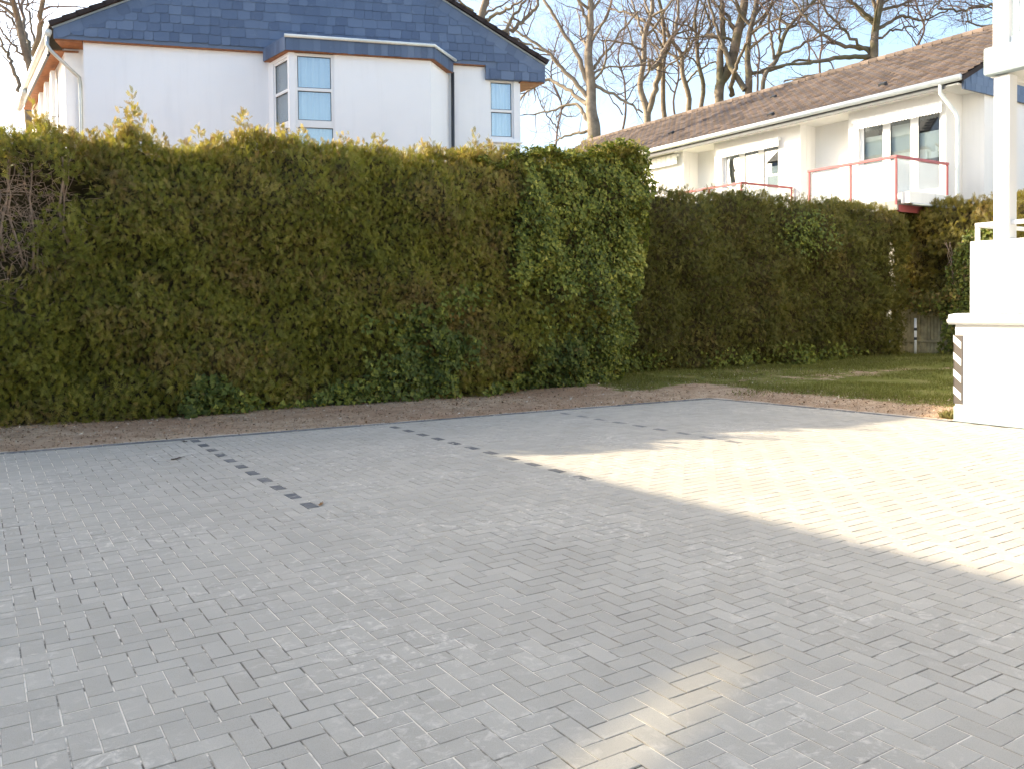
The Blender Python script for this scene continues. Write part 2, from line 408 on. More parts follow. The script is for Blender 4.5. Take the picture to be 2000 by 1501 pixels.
for w, h in ((2, 1), (1, 2)):
    for dk in (False, True):
        mb = MB(); a, b = w*UNIT/2-GAP/2, h*UNIT/2-GAP/2
        paver_geo([(-a, -b), (a, -b), (a, b), (-a, b)], mb); proto[(w, h, dk)] = mb.mesh('marker_paver' if dk else 'paver', M['dark' if dk else 'paver'])
rest = MB(); tints = []
mesh_keep = []
for k, (x0, y0, w, h, cx, cy, dk) in enumerate(cand):
    dz = rng.normal(0, 0.0007)
    if dk and not edge[k] or k in near:
        o = bpy.data.objects.new('marker_paver' if dk else 'paver', proto[(w, h, dk)])
        R = Matrix.Rotation(rng.normal(0, 0.0035), 4, 'Z') @ Matrix.Rotation(rng.normal(0, 0.0025), 4, 'X') @ Matrix.Rotation(rng.normal(0, 0.0025), 4, 'Y')
        link(o, paving, Matrix.Translation((cx+rng.normal(0, 0.0006), cy+rng.normal(0, 0.0006), dz)) @ R)
        if dk and cx > 7.0: o.material_slots[0].link = 'OBJECT'; o.material_slots[0].material = M['glare_grey']  # farthest row wears the colour paled for sky glare
        if dk: o['label'] = 'anthracite marker stone set flush in the grey paving'
        continue
    g2 = GAP/2; jx, jy = rng.normal(0, 0.0006, 2)
    poly = [(x0+g2+jx, y0+g2+jy), (x0+w*UNIT-g2+jx, y0+g2+jy), (x0+w*UNIT-g2+jx, y0+h*UNIT-g2+jy), (x0+g2+jx, y0+h*UNIT-g2+jy)]
    if edge[k]:
        for (ua, va), (ub, vb) in zip(KERB[:-1], KERB[1:]):
            if ua-0.3 < cx < ub+0.3:
                s = (vb-va)/(ub-ua); poly = clip(poly, -s, 1.0, va-s*ua-0.05)
                if len(poly) < 3: break
        if len(poly) >= 3:
            for (va, ua), (vb, ub) in (((-20, 10.92), (6.17, 10.86)), ((6.17, 10.86), (8.1, 10.68)), ((8.1, 10.68), (10.06, 10.42))):
                if va-0.3 < cy < vb+0.3:
                    s = (ub-ua)/(vb-va); poly = clip(poly, 1.0, -s, ua-s*va-0.05)
                    if len(poly) < 3: break
        if len(poly) < 3: continue
    nf = paver_geo(poly, rest, -0.02, dz); tints += [rng.rand()]*nf
me = rest.mesh('paver_field', M['paver'])
a_ = me.attributes.new('tint', 'FLOAT', 'FACE'); a_.data.foreach_set('value', np.array(tints, np.float32))
tag(link(bpy.data.objects.new('paver_field', me), paving), kind='stuff')

def kerb_run(A, B):
    A, B = np.array(A, float), np.array(B, float); L = np.linalg.norm(B-A); t = (B-A)/L; n = np.array([-t[1], t[0]])
    k = max(1, round(L/1.0))
    for i in range(k):
        p = A+t*(L*i/k+0.003); mb = MB()
        mb.box((*(p-n*0.045), -0.15), (*(t*(L/k-0.006)), 0), (*(n*0.08), 0), (0, 0, 0.158+rng.normal(0, 0.002)))
        mb.build('kerb_stone', M['kerb'], paving, bevel=0.006)
for A, B in zip(KERB[:-1], KERB[1:]): kerb_run(A, B)
kerb_run((10.42, 10.06), (10.68, 8.1)); kerb_run((10.68, 8.1), (10.86, 6.2))

# ------------------------------------------------------------------ shared builders for houses
def wall_cells(mb, O, T, N, s0, s1, z0, z1, th, openings):
    """a wall of thickness th behind the plane (O,T,N) with rectangular openings (s0,s1,z0,z1)"""
    T3, N3 = np.array([*T, 0.0]), np.array([*N, 0.0])
    cuts = sorted({s0, s1, *[q for o in openings for q in o[:2]]})
    for a, b in zip(cuts[:-1], cuts[1:]):
        op = sorted([(o[2], o[3]) for o in openings if o[0] <= a+1e-6 and o[1] >= b-1e-6]); z = z0
        for lo, hi in op+[(z1, z1)]:
            if lo-z > 1e-4: mb.box(np.array([*O, 0.0])+T3*a+np.array([0, 0, z]), T3*(b-a), -N3*th, (0, 0, lo-z))
            z = hi
    return mb

def window(parent, O, T, N, s0, s1, z0, z1, panes, recess=0.08, fw=0.06, inside='curtain', seed=0):
    """frame with panes given as (s0,s1,z0,z1); each pane a sub-part with what hangs behind it"""
    T3, N3, O3 = np.array([*T, 0.0]), np.array([*N, 0.0]), np.array([*O, 0.0])
    P = lambda s, z, d: O3+T3*s+np.array([0, 0, z])+N3*d
    mb = MB(); wall_cells(mb, O3[:2]+N3[:2]*(-recess), T, N, s0, s1, z0, z1, 0.07, panes)
    w = mb.build('window', M['white'], parent, bevel=0.006)
    for k, (a, b, lo, hi) in enumerate(panes):
        mb = MB(); mb.box(P(a-0.004, lo-0.004, -recess-0.03), T3*(b-a+0.008), -N3*0.012, (0, 0, hi-lo+0.008)); mb.build('pane', M['glass'], w)
        fr = MB()
        for q in ((a, a+0.018, lo, hi), (b-0.018, b, lo, hi), (a+0.018, b-0.018, lo, lo+0.018), (a+0.018, b-0.018, hi-0.018, hi)):
            fr.box(P(q[0], q[2], -recess-0.022), T3*(q[1]-q[0]), -N3*0.006, (0, 0, q[3]-q[2]))
        fr.build('gasket', M['lead'], w)
        if inside == 'curtain':
            n = 40; ss = np.linspace(a-0.05, b+0.05, n); dd = 0.032*np.sin(ss*30+seed+k)+0.018*np.sin(ss*71+k)
            V = []; 
            for s, d in zip(ss, dd): V += [P(s, lo-0.06, -recess-0.14+d), P(s, hi+0.06, -recess-0.14+d*0.8)]
            cm = MB(); cm.v = [tuple(v) for v in V]; cm.f = [(2*i, 2*i+2, 2*i+3, 2*i+1) for i in range(n-1)]
            cm.build('curtain', M['curtain'], w, smooth=True)
    return w

# ------------------------------------------------------------------ gable house behind the hedge
TH = math.radians(-18.5); GT = np.array([math.cos(TH), math.sin(TH)]); GN = np.array([math.sin(TH), -math.cos(TH)])
HK = 1.15
GO = np.array([10.473, 17.123])*HK
def hz(z): return EYE+(z-EYE)*HK
def G(s, n, z): p = GO+GT*s+GN*n; return np.array([p[0], p[1], z])
def gpx(x, y, off=0.0):
    q = on_plane(x, y, np.array([*(GO+GN*off), 0.0]), np.array([*GN, 0.0])); return float((q[:2]-GO) @ GT), float(q[2])
BACK = np.array([-0.04, 1.0, 0.0])*8.2            # the house runs back from the street front
GT3, GN3 = np.array([*GT, 0.0]), np.array([*GN, 0.0])
gh = thing('gable_house', (*(GO-GT*4.5), 0.0), 'white rendered house with blue slate gable and bay window behind the tall hedge', 'house', 'houses around the yard')
S0, S1 = gpx(163, 120)[0], gpx(1016, 200)[0]; ZB = hz(7.30); ZW = hz(6.95)
BAY_D, BL0, BL1, BR1, BR0 = 1.15, -5.08*HK, -4.62*HK, -1.60*HK, -1.02*HK; SW = -0.14*HK
w0s, w0z = gpx(957, 270); w1s, _ = gpx(1004, 270); _, w1z = gpx(980, 158)
wl = MB(); wall_cells(wl, GO, GT, GN, S0, S1, 0.0, ZB+0.05, 0.30, [(w0s, w1s, w0z, w1z), (BL0+0.05, BR0-0.05, 0.02, ZB-0.1)])
wl.box(G(S1, -0.3, 0), BACK*0.96, -GT3*0.3, (0, 0, ZW))                      # right flank
wl.box(G(S0-0.55, -0.55, 0), GT3*0.58, BACK*0.02, (0, 0, ZB))                   # set-back left corner
wl.box(G(S0-0.55, -0.56, 0), BACK*0.93, GT3*0.25, (0, 0, ZB))                   # left flank
wl.build('wall', M['plaster'], gh)
# slate gable, slightly proud of the wall
SO = 0.13
sl_l, sl_r = -9.37*HK, 1.31*HK
Z_L, Z_R, APEX = hz(7.50), hz(7.36), (-3.70*HK, hz(10.12))
poly = [(sl_l, ZB-0.03), (SW, ZB-0.03), (SW, ZW), (sl_r, ZW), (sl_r, Z_R), APEX, (sl_l, Z_L)]
gb = MB(); gb.prism([G(s, 0.02, z) for s, z in poly], GN3*(SO-0.02)); gable = gb.build('slate_gable', M['slate'], gh)
rngs = np.random.RandomState(11)
def inside_poly(s, z):
    lo = ZB-0.03 if s < SW else ZW
    top = Z_L+(s-sl_l)*(APEX[1]-Z_L)/(APEX[0]-sl_l) if s < APEX[0] else APEX[1]+(s-APEX[0])*(Z_R-APEX[1])/(sl_r-APEX[0])
    return lo-0.01 <= z <= top-0.30, top
def shingle_mesh(w, h, cut, flip):
    mb = MB(); p = [(-w/2, h/2), (-w/2, -h/2), (w/2-cut, -h/2), (w/2-cut*0.3, -h/2+cut*0.35), (w/2, -h/2+cut), (w/2, h/2)]
    if flip: p = [(-x, y) for x, y in p]
    mb.prism([GT3*x+np.array([0, 0, y])+GN3*(0.020-0.018*(y/h+0.5)) for x, y in p], GN3*0.012); return mb.mesh('slate_shingle', M['slate'])
SH = 0.225; shm = [shingle_mesh(w, SH+0.06, c, False) for w, c in ((0.25, 0.05), (0.30, 0.06), (0.37, 0.05), (0.21, 0.045))]; shw = (0.25, 0.30, 0.37, 0.21)
slates = []
for r in range(16):
    z = ZW+SH*(r+0.5)+0.02; s = sl_l+rngs.uniform(-0.15, 0.15)
    while s < sl_r:
        k = rngs.randint(4); s += shw[k]*0.5+0.007; ok, top = inside_poly(s, z-SH*0.35)
        if ok and s-shw[k]/2 > sl_l and s+shw[k]/2 < sl_r and not (s-shw[k]/2 < SW and z < ZB): slates.append((s, z+0.02+rngs.normal(0, 0.009), k, rngs.normal(0, 0.02)))
        s += shw[k]*0.5
SP = np.array([G(s, SO, z) for s, z, _, _ in slates]); sv = seen(SP, 30); order = np.argsort(~sv, kind='stable'); rest_s = MB(); rt = []
for n_, idx in enumerate(order):
    s, z, k, a = slates[idx]; p = SP[idx]+GN3*0.004
    if n_ < 300 and sv[idx]:
        o = bpy.data.objects.new('slate_shingle', shm[k]); link(o, gable, Matrix.Translation(Vector(p)) @ Matrix.Rotation(a, 4, Vector(GN3)))
    else:
        w, h = shw[k], SH+0.06
        rest_s.prism([p+GT3*x+np.array([0, 0, y])+GN3*(0.016-0.010*(y/h+0.5)) for x, y in ((-w/2, h/2), (-w/2, -h/2), (w/2-0.05, -h/2), (w/2, -h/2+0.05), (w/2, h/2))], GN3*0.009); rt += [rngs.rand()]*7
me = rest_s.mesh('slate_shingles_upper', M['slate']); a_ = me.attributes.new('tint', 'FLOAT', 'FACE'); a_.data.foreach_set('value', np.array(rt, np.float32))
tag(link(bpy.data.objects.new('slate_shingles_upper', me), gable), kind='stuff')
# slates and tiles that follow the two rakes
roof = MB()
def rake(A, B, n, dark=False):
    A, B = np.array(A, float), np.array(B, float); L = np.linalg.norm(B-A); t = (B-A)/L; up = np.array([-t[1], t[0]])
    if up[1] < 0: up = -up
    return A, t, up, L
rm = MB(); rm.prism([G(sl_l-0.05, SO+0.10, Z_L+0.10), G(*[APEX[0], SO+0.10, APEX[1]+0.10]), G(sl_r+0.06, SO+0.10, Z_R+0.10), G(sl_r+0.06, SO+0.10, Z_R+0.02), G(APEX[0], SO+0.10, APEX[1]+0.02), G(sl_l-0.05, SO+0.10, Z_L+0.02)], BACK)
roofo = rm.build('roof', M['darktile'], gh)
for A, B in (((sl_l, Z_L), APEX), ((sl_r, Z_R), APEX)):
    P0, t, up, L = rake(A, B, 0)
    tr = MB(); q = lambda a, h, n: G(P0[0]+t[0]*a+up[0]*h, n, P0[1]+t[1]*a+up[1]*h)
    tr.prism([q(-0.02, -0.03, SO), q(L, -0.03, SO), q(L, 0.012, SO), q(-0.02, 0.012, SO)], GN3*0.05); tr.build('verge_flashing', M['zinc'], gh)
    a = 0.0
    while a < L-0.1:                                     # a band of slates along the rake
        w = rngs.uniform(0.26, 0.34); sb = MB()
        sb.prism([q(a+0.003, -0.035, SO+0.024), q(a+w-0.003, -0.035, SO+0.024), q(a+w-0.003, -0.30, SO+0.020), q(a+0.05, -0.30, SO+0.020), q(a+0.003, -0.25, SO+0.021)], GN3*0.010)
        sb.build('rake_slate', M['slate'], gable); a += w
    a = 0.0
    while a < L:
        vb = MB(); vb.prism([q(a-0.03, 0.015, SO+0.14), q(a+0.36, 0.015, SO+0.14), q(a+0.36, 0.105, SO+0.14), q(a-0.03, 0.135, SO+0.14)], -GN3*0.30)
        vb.build('verge_tile', M['darktile'], roofo); a += 0.33
# wooden soffits
sf = MB(); sf.box(G(sl_l+0.02, SO-0.02, ZB-0.055), GT3*(S0-sl_l-0.02), -GN3*0.80, (0, 0, 0.03)); 
for k in range(6):
    sf.box(G(sl_l+0.02, SO-0.03-0.12*k, ZB-0.070), GT3*(S0-sl_l-0.04), -GN3*0.105, (0, 0, 0.015))
sf.box(G(S1+0.002, SO-0.02, ZW-0.035), GT3*(sl_r-S1-0.02), BACK*0.9, (0, 0, 0.03)); sf.box(G(S0+0.02, SO-0.005, ZB-0.050), GT3*(SW-S0-0.04), -GN3*0.12, (0, 0, 0.018))
sf.build('soffit', M['wood'], gh)
rf = MB(); rf.box(G(sl_r-0.03, SO-0.01, ZW-0.02), GT3*0.03, BACK*0.95, (0, 0, 0.54)); rf.build('eave_fascia', M['slate'], gh)
# left eave: gutter, white fascia, dark drip, bracket and downpipe
e0, e1 = G(sl_l, SO, ZB-0.04), G(sl_l, SO, ZB-0.04)+BACK*0.98
fx = -GT3
fm = MB(); fm.box(e0+BACK*0.10+fx*0.02-np.array([0, 0, 0.16]), BACK*0.58, fx*0.03, (0, 0, 0.50)); fm.build('eave_board', M['plaster2'], gh)
dm = MB(); dm.box(e0+BACK*0.10+fx*0.0-np.array([0, 0, 0.21]), BACK*0.58, fx*0.06, (0, 0, 0.045)); dm.build('drip_edge', M['lead'], gh)
gm = MB(); gm.tube([e0+fx*0.10+np.array([0, 0, 0.16]), e1+fx*0.10+np.array([0, 0, 0.12])], 0.075, 10); gm.build('gutter', M['zinclight'], gh, smooth=True)
gm = MB(); gm.tube([e0+BACK*0.70+fx*0.07-np.array([0, 0, 0.02]), e1+fx*0.07-np.array([0, 0, 0.05])], 0.10, 10); gm.build('lower_gutter', M['zinc'], gh, smooth=True)
s2 = MB(); s2.box(e0+BACK*0.08+GT3*0.04-np.array([0, 0, 0.12]), BACK*0.88, GT3*0.60, (0, 0, 0.03)); s2.build('eave_soffit', M['wood'], gh)
pp = [G(*gpx(92, 62, 0.2)[:1], 0.2, gpx(92, 62, 0.2)[1])]
def gp(x, y, n): s, z = gpx(x, y, n); return G(s, n, z)
dp = [gp(93, 72, 0.05), gp(92, 88, 0.05), gp(99, 99, 0.04), gp(145, 143, -0.3), gp(155, 152, -0.40), gp(157, 170, -0.40), gp(160, 300, -0.40), gp(164, 480, -0.40)]
dmb = MB(); dmb.tube(dp, 0.045, 10); dmb.build('downpipe', M['zinc'], gh, smooth=True)
for x in (1, 2, 3):
    pm = MB(); pm.box(G(S0-0.56, -0.56, 0)+BACK*(0.16*x)+fx*0.05, BACK*0.035, fx*0.10, (0, 0, ZB-0.3)); pm.build('pilaster', M['plaster2'], gh)
# right window and its sill
pn = [(w0s+0.05, w1s-0.05, gpx(980, 214)[1], w1z-0.05), (w0s+0.05, w1s-0.05, w0z+0.06, gpx(980, 219)[1])]
window(gh, GO, GT, GN, w0s, w1s, w0z, w1z, pn, 0.05)
smb = MB(); smb.box(G(w0s-0.06, 0.0, w0z-0.13), GT3*(w1s-w0s+0.28), GN3*0.12, (0, 0, 0.03)); smb.build('window_sill', M['white'], gh)
# bay: chamfered footprint
foot = [(BL0, 0.0), (BL1, BAY_D), (BR1, BAY_D), (BR0, 0.0)]
ZS = hz(7.05)                                                      # underside of the skirt
bf = [gpx(576, 150, BAY_D)[0], gpx(652, 150, BAY_D)[0]]
bz = [gpx(610, 430, BAY_D)[1], gpx(610, 106, BAY_D)[1]]
bo = GO+GN*BAY_D; bayw = MB()
wall_cells(bayw, bo, GT, GN, BL1, BR1, 0.0, ZS+0.03, 0.22, [(bf[0], bf[1], bz[0], ZS-0.02)])
def side(A, B):
    a, b = np.array(G(A[0], A[1], 0)[:2]), np.array(G(B[0], B[1], 0)[:2]); t = (b-a)/np.linalg.norm(b-a); n = np.array([t[1], -t[0]]); return a, t, n, np.linalg.norm(b-a)
a0, t0, n0, L0 = side(foot[0], foot[1]); a1, t1, n1, L1_ = side(foot[2], foot[3])
wall_cells(bayw, a0, t0, n0, 0.0, L0-0.004, 0.0, ZS+0.03, 0.2, [(0.30, L0-0.10, bz[0], ZS-0.10)])
wall_cells(bayw, a1, t1, n1, 0.004, L1_, 0.0, ZS+0.03, 0.2, [])
bayo = bayw.build('bay', M['plaster'], gh)
zr = [gpx(610, y, BAY_D)[1] for y in (113, 172, 178, 235, 249)]
wp = [(bf[0]+0.06, bf[1]-0.07, zr[1], ZS-0.09), (bf[0]+0.06, bf[1]-0.07, zr[3], zr[2]), (bf[0]+0.06, bf[1]-0.04, zr[4]-1.0, zr[4])]
window(gh, bo, GT, GN, bf[0], bf[1], bz[0], ZS-0.02, wp, 0.03)
wq = [(0.36, L0-0.16, zr[1], ZS-0.16), (0.36, L0-0.16, zr[3], zr[2]), (0.36, L0-0.16, zr[4]-1.0, zr[4])]
window(gh, a0, t0, n0, 0.30, L0-0.10, bz[0], ZS-0.10, wq, 0.03, seed=2)
# slate skirt round the bay with a pale gutter
sk = [(BL0-0.10, 0.14), (BL1-0.07, BAY_D+0.12), (BR1+0.07, BAY_D+0.12), (BR0+0.10, 0.14)]
skb = MB(); skb.prism([G(s, n, ZS) for s, n in sk], (0, 0, 0.30)); skirt = skb.build('bay_skirt', M['slate'], gh)
so2 = MB(); so2.prism([G(s*0.999-0.003, n-0.01, ZS-0.02) for s, n in sk], (0, 0, 0.018)); so2.build('bay_soffit', M['wood'], gh)
for A, B in zip(sk[:-1], sk[1:]):
    a, t, n, L = side(A, B); k = max(2, round(L/0.165)); t3, n3 = np.array([*t, 0]), np.array([*n, 0])
    for i in range(k):
        p = np.array([*a, 0])+t3*(L*i/k+0.003)+np.array([0, 0, ZS-0.012+rngs.normal(0, 0.004)]); mb = MB()
        mb.box(p+n3*0.006, t3*(L/k-0.006), n3*(0.010+0.004*rngs.rand()), (0, 0, 0.30)); mb.build('skirt_slate', M['slate'], skirt)
top = MB(); top.prism([G(s, n, ZS+0.302) for s, n in [(sk[0][0], 0.13), sk[1], sk[2], (sk[3][0], 0.13)]], (0, 0, 0.035)); top.build('bay_roof', M['slate'], gh)
gt = MB(); gt.tube([G(BL1-0.10, BAY_D+0.17, ZS+0.325), G(BR1+0.09, BAY_D+0.17, ZS+0.315), G(BR0+0.17, 0.20, ZS+0.31)], 0.042, 10); gt.build('bay_gutter', M['zinclight'], gh, smooth=True)
dmb = MB(); dmb.tube([G(BR0+0.10, 0.10, ZS+0.02), G(BR0+0.08, 0.08, 5.0), G(BR0+0.08, 0.08, 0.2)], 0.045, 10); dmb.build('downpipe', M['lead'], gh, smooth=True)

# ------------------------------------------------------------------ row house on the right
FU, GZ, RU, RZ, V0, V1 = 22.4, 7.52, 27.5, 10.26, 12.32, 35.4
rh = thing('row_house', (27.0, 20.0, 0.2), 'long white house with brown tiled roof and red balconies behind the right hedge', 'house', 'houses around the yard')
UT, UN = np.array([0.0, 1.0]), np.array([-1.0, 0.0])
REC = 0.75
zt, zb_ = 6.93, 4.55
wins = {'A': (13.05, 15.62), 'B': (18.55, 21.05)}
fw_ = MB()
O = np.array([FU, 0.0])
segs = [(12.93, 15.95, 0), (15.95, 17.7, REC), (17.7, 21.4, 0), (21.4, 22.95, REC), (22.95, V1, 0)]
for a, b, d in segs:
    ops = [(q[0], q[1], zb_, zt) for q in wins.values() if a < q[0] < b]
    if d: ops = [(a+0.08, a+0.42, 4.6, 6.55)]
    wall_cells(fw_, O+np.array([d, 0.0]), UT, UN, a, b, 0.0, GZ-0.15, 0.3, ops)
wall_cells(fw_, np.array([FU+0.8, 0.0]), UT, UN, V0, 12.93, 0.0, GZ-0.15, 0.3, [])
for v in (15.95, 21.4): fw_.box((FU+0.31, v-0.3, 0), (REC, 0, 0), (0, 0.296, 0), (0, 0, GZ-0.16))
for v in (17.7, 22.95): fw_.box((FU+0.31, v+0.004, 0), (REC, 0, 0), (0, 0.296, 0), (0, 0, GZ-0.16))
fw_.box((FU+0.302, 12.935, 0), (0.8, 0, 0), (0, 0.3, 0), (0, 0, GZ-0.16))
wall = fw_.build('wall', M['plaster2'], rh)
ge = MB(); ge.prism([(FU+1.1, V0, 0), (RU*2-FU, V0, 0), (RU*2-FU, V0, GZ-0.1), (RU, V0, RZ-0.25), (FU+1.1, V0, GZ+0.1)], (0, 0.3, 0)); ge.build('gable_wall', M['plaster2'], rh)
# slates in the near gable
sg = MB(); sg.prism([(FU-0.35, V0-0.02, GZ-0.33), (RU*2-FU+0.3, V0-0.02, GZ-0.33), (RU*2-FU+0.3, V0-0.02, GZ-0.05), (RU, V0-0.02, RZ-0.12), (FU-0.35, V0-0.02, GZ-0.05)], (0, -0.06, 0)); sgo = sg.build('slate_gable', M['slate'], rh)
for r in range(14):
    z = GZ-0.33+0.11+0.2*r; u = FU-0.3
    while u < RU*2-FU:
        w = rngs.uniform(0.22, 0.32); tp = GZ-0.05+(min(u+w/2, 2*RU-u-w/2)-FU+0.35)*(RZ-GZ)/(RU-FU+0.35)
        if z+0.11 < tp+0.02 and u < 25.5:
            mb = MB(); mb.box((u+0.004, V0-0.085, z-0.12), (w-0.008, 0, 0), (0, -0.008, 0), (0, 0.004, 0.24)); mb.build('slate_shingle', M['slate'], sgo)
        u += w
# roof slab, tiles, ridge
ru0 = FU-0.48
rise = (RZ-GZ)/(RU-ru0); SL = math.hypot(RZ-GZ, RU-ru0); st = np.array([(RU-ru0)/SL, 0, (RZ-GZ)/SL]); sn = np.array([-st[2], 0, st[0]])
rb = MB(); rb.prism([(ru0, V0-0.12, GZ-0.03), (RU, V0-0.12, RZ-0.03), (2*RU-ru0, V0-0.12, GZ-0.03), (2*RU-ru0, V0-0.12, GZ-0.16), (RU, V0-0.12, RZ-0.16), (ru0, V0-0.12, GZ-0.16)], (0, V1-V0+0.3, 0))
roofr = rb.build('roof', M['darktile'], rh)
TW, TE = 0.30, 0.335
def tile_geo(mb, o):
    xs = np.linspace(0, TW, 6); prof = 0.030*np.sin(np.linspace(0, 2*math.pi, 6)-0.9)+0.03; n = len(mb.v)
    for x, h in zip(xs, prof):
        for (a, dh) in ((-0.02, 0.050), (-0.02, 0.022), (TE+0.03, 0.004)):
            mb.v.append(tuple(o+np.array([0, -x, 0])+st*a+sn*(h+dh if dh != 0.022 else h+0.012)))
    for i in range(5):
        b = n+3*i; mb.f += [(b, b+3, b+5, b+2), (b+1, b+4, b+3, b)]
    return 10
tp = MB(); tile_geo(tp, np.zeros(3)); tile_me = tp.mesh('roof_tile', M['tile'])
rows, cols_ = int(SL/TE), int((V1-V0+0.25)/TW); TP = []
for r in range(rows):
    for c in range(cols_): TP.append((ru0+st[0]*TE*r, V0-0.1+TW*(c+1), GZ-0.03+st[2]*TE*r))
TP = np.array(TP); dT = np.linalg.norm(TP-EYEP, axis=1); dT[~seen(TP, 10)] = 1e9; nearT = set(np.argsort(dT)[:300].tolist())
rt_ = MB(); tt = []
for k, p in enumerate(TP):
    p = p+sn*rngs.normal(0, 0.004)
    if k in nearT: link(bpy.data.objects.new('roof_tile', tile_me), roofr, Matrix.Translation(Vector(p)))
    else: n_ = tile_geo(rt_, p); tt += [rngs.rand()]*n_
me = rt_.mesh('roof_tiles_far', M['tile']); a_ = me.attributes.new('tint', 'FLOAT', 'FACE'); a_.data.foreach_set('value', np.array(tt, np.float32))
tag(link(bpy.data.objects.new('roof_tiles_far', me), roofr), kind='stuff')
v = V0-0.1
while v < V1:
    mb = MB(); mb.tube([(RU, v, RZ+0.01), (RU, v+0.36, RZ+0.035)], [0.13, 0.115], 10); mb.build('ridge_tile', M['tile'], roofr); v += 0.34
for (c, r) in ((9, 3), (30, 12), (22, 2), (42, 6)):          # small vent tiles
    p = np.array([ru0+st[0]*TE*r, V0+TW*c, GZ+st[2]*TE*r]); mb = MB(); mb.box(p+sn*0.03, st*0.16, (0, 0.2, 0), sn*0.09); mb.build('vent_tile', M['lead'], roofr)
# gutter, fascia, soffit, downpipe
gm = MB(); gm.tube([(ru0-0.07, V0-0.1, GZ-0.06), (ru0-0.07, V1, GZ-0.03)], 0.085, 12); gm.build('gutter', M['zinclight'], rh, smooth=True)
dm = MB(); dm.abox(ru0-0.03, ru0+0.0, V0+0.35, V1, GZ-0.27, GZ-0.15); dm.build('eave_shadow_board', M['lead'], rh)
sf = MB(); sf.abox(ru0+0.02, FU+0.9, V0+0.02, V1, GZ-0.215, GZ-0.17); sf.build('soffit', M['plaster2'], rh)
dmb = MB(); pz_ = [(ru0-0.05, 12.78, GZ-0.12), (ru0-0.05, 12.78, GZ-0.36), (FU-0.08, 12.62, GZ-0.85), (FU-0.05, 12.58, GZ-1.0), (FU-0.05, 12.58, 2.0), (FU-0.05, 12.58, 0.2)]
dmb.tube(pz_, 0.05, 10); dmb.build('downpipe', M['zinclight'], rh, smooth=True)
# windows with blinds
for key, (a, b) in wins.items():
    w = (b-a)/3.0; pn = []
    for k in range(3): pn.append((a+w*k+0.12, a+w*(k+1)-0.12, zb_+0.18, zt-0.12))
    wo = window(rh, O, UT, UN, a, b, zb_, zt, pn, 0.10, inside='')
    for k, (p0, p1, lo, hi) in enumerate(pn):
        m = MB(); h0, h1 = {('A', 0): (0.42, 0.78), ('A', 1): (0.40, 0.95), ('A', 2): (0.45, 0.86), ('B', 0): (0.0, 0.70), ('B', 1): (0.0, 0.80), ('B', 2): (0.0, 0.55)}[(key, k)]
        m.abox(FU+0.20, FU+0.205, p0-0.02, p1+0.02, lo+(hi-lo)*h0, lo+(hi-lo)*h1); m.build('blind', M['blind'], wo)
    m = MB(); m.abox(FU+1.2, FU+1.25, a-0.4, b+0.4, 3.8, 7.2); m.build('room_back', M['room'], wo)
    aw = MB(); aw.abox(FU-0.12, FU-0.002, a-0.08, b+0.15, zt+0.02, zt+0.12)
    awn = aw.build('awning_case', M['white'], rh, bevel=0.01)
    n = int((b-a+0.2)/0.09)
    for k in range(n):
        mb = MB(); v = a-0.08+k*0.09; c = np.array([FU-0.135, v, 0])
        mb.prism([(FU-0.135, v+0.004, zt+0.12), (FU-0.135, v+0.086, zt+0.12), (FU-0.135, v+0.086, zt-0.16), (FU-0.135, v+0.045, zt-0.20), (FU-0.135, v+0.004, zt-0.16)], (0.012, 0, 0)); mb.build('valance_strip', M['white'], awn)
for a in (15.95, 21.4):
    window(rh, O+np.array([REC, 0.0]), UT, UN, a+0.08, a+0.42, 4.6, 6.55, [(a+0.13, a+0.37, 4.7, 5.35), (a+0.13, a+0.37, 5.45, 6.45)], 0.06)
aw = MB(); aw.abox(FU-0.13, FU-0.002, 23.15, 25.5, 7.16, 7.24); awn = aw.build('awning_case', M['white'], rh, bevel=0.01)
for k in range(26):
    mb = MB(); v = 23.15+k*0.09; mb.prism([(FU-0.15, v+0.004, 7.24), (FU-0.15, v+0.086, 7.24), (FU-0.15, v+0.086, 6.90), (FU-0.15, v+0.045, 6.86), (FU-0.15, v+0.004, 6.90)], (0.012, 0, 0)); mb.build('valance_strip', M['white'] if k % 3 else M['zinclight'], awn)
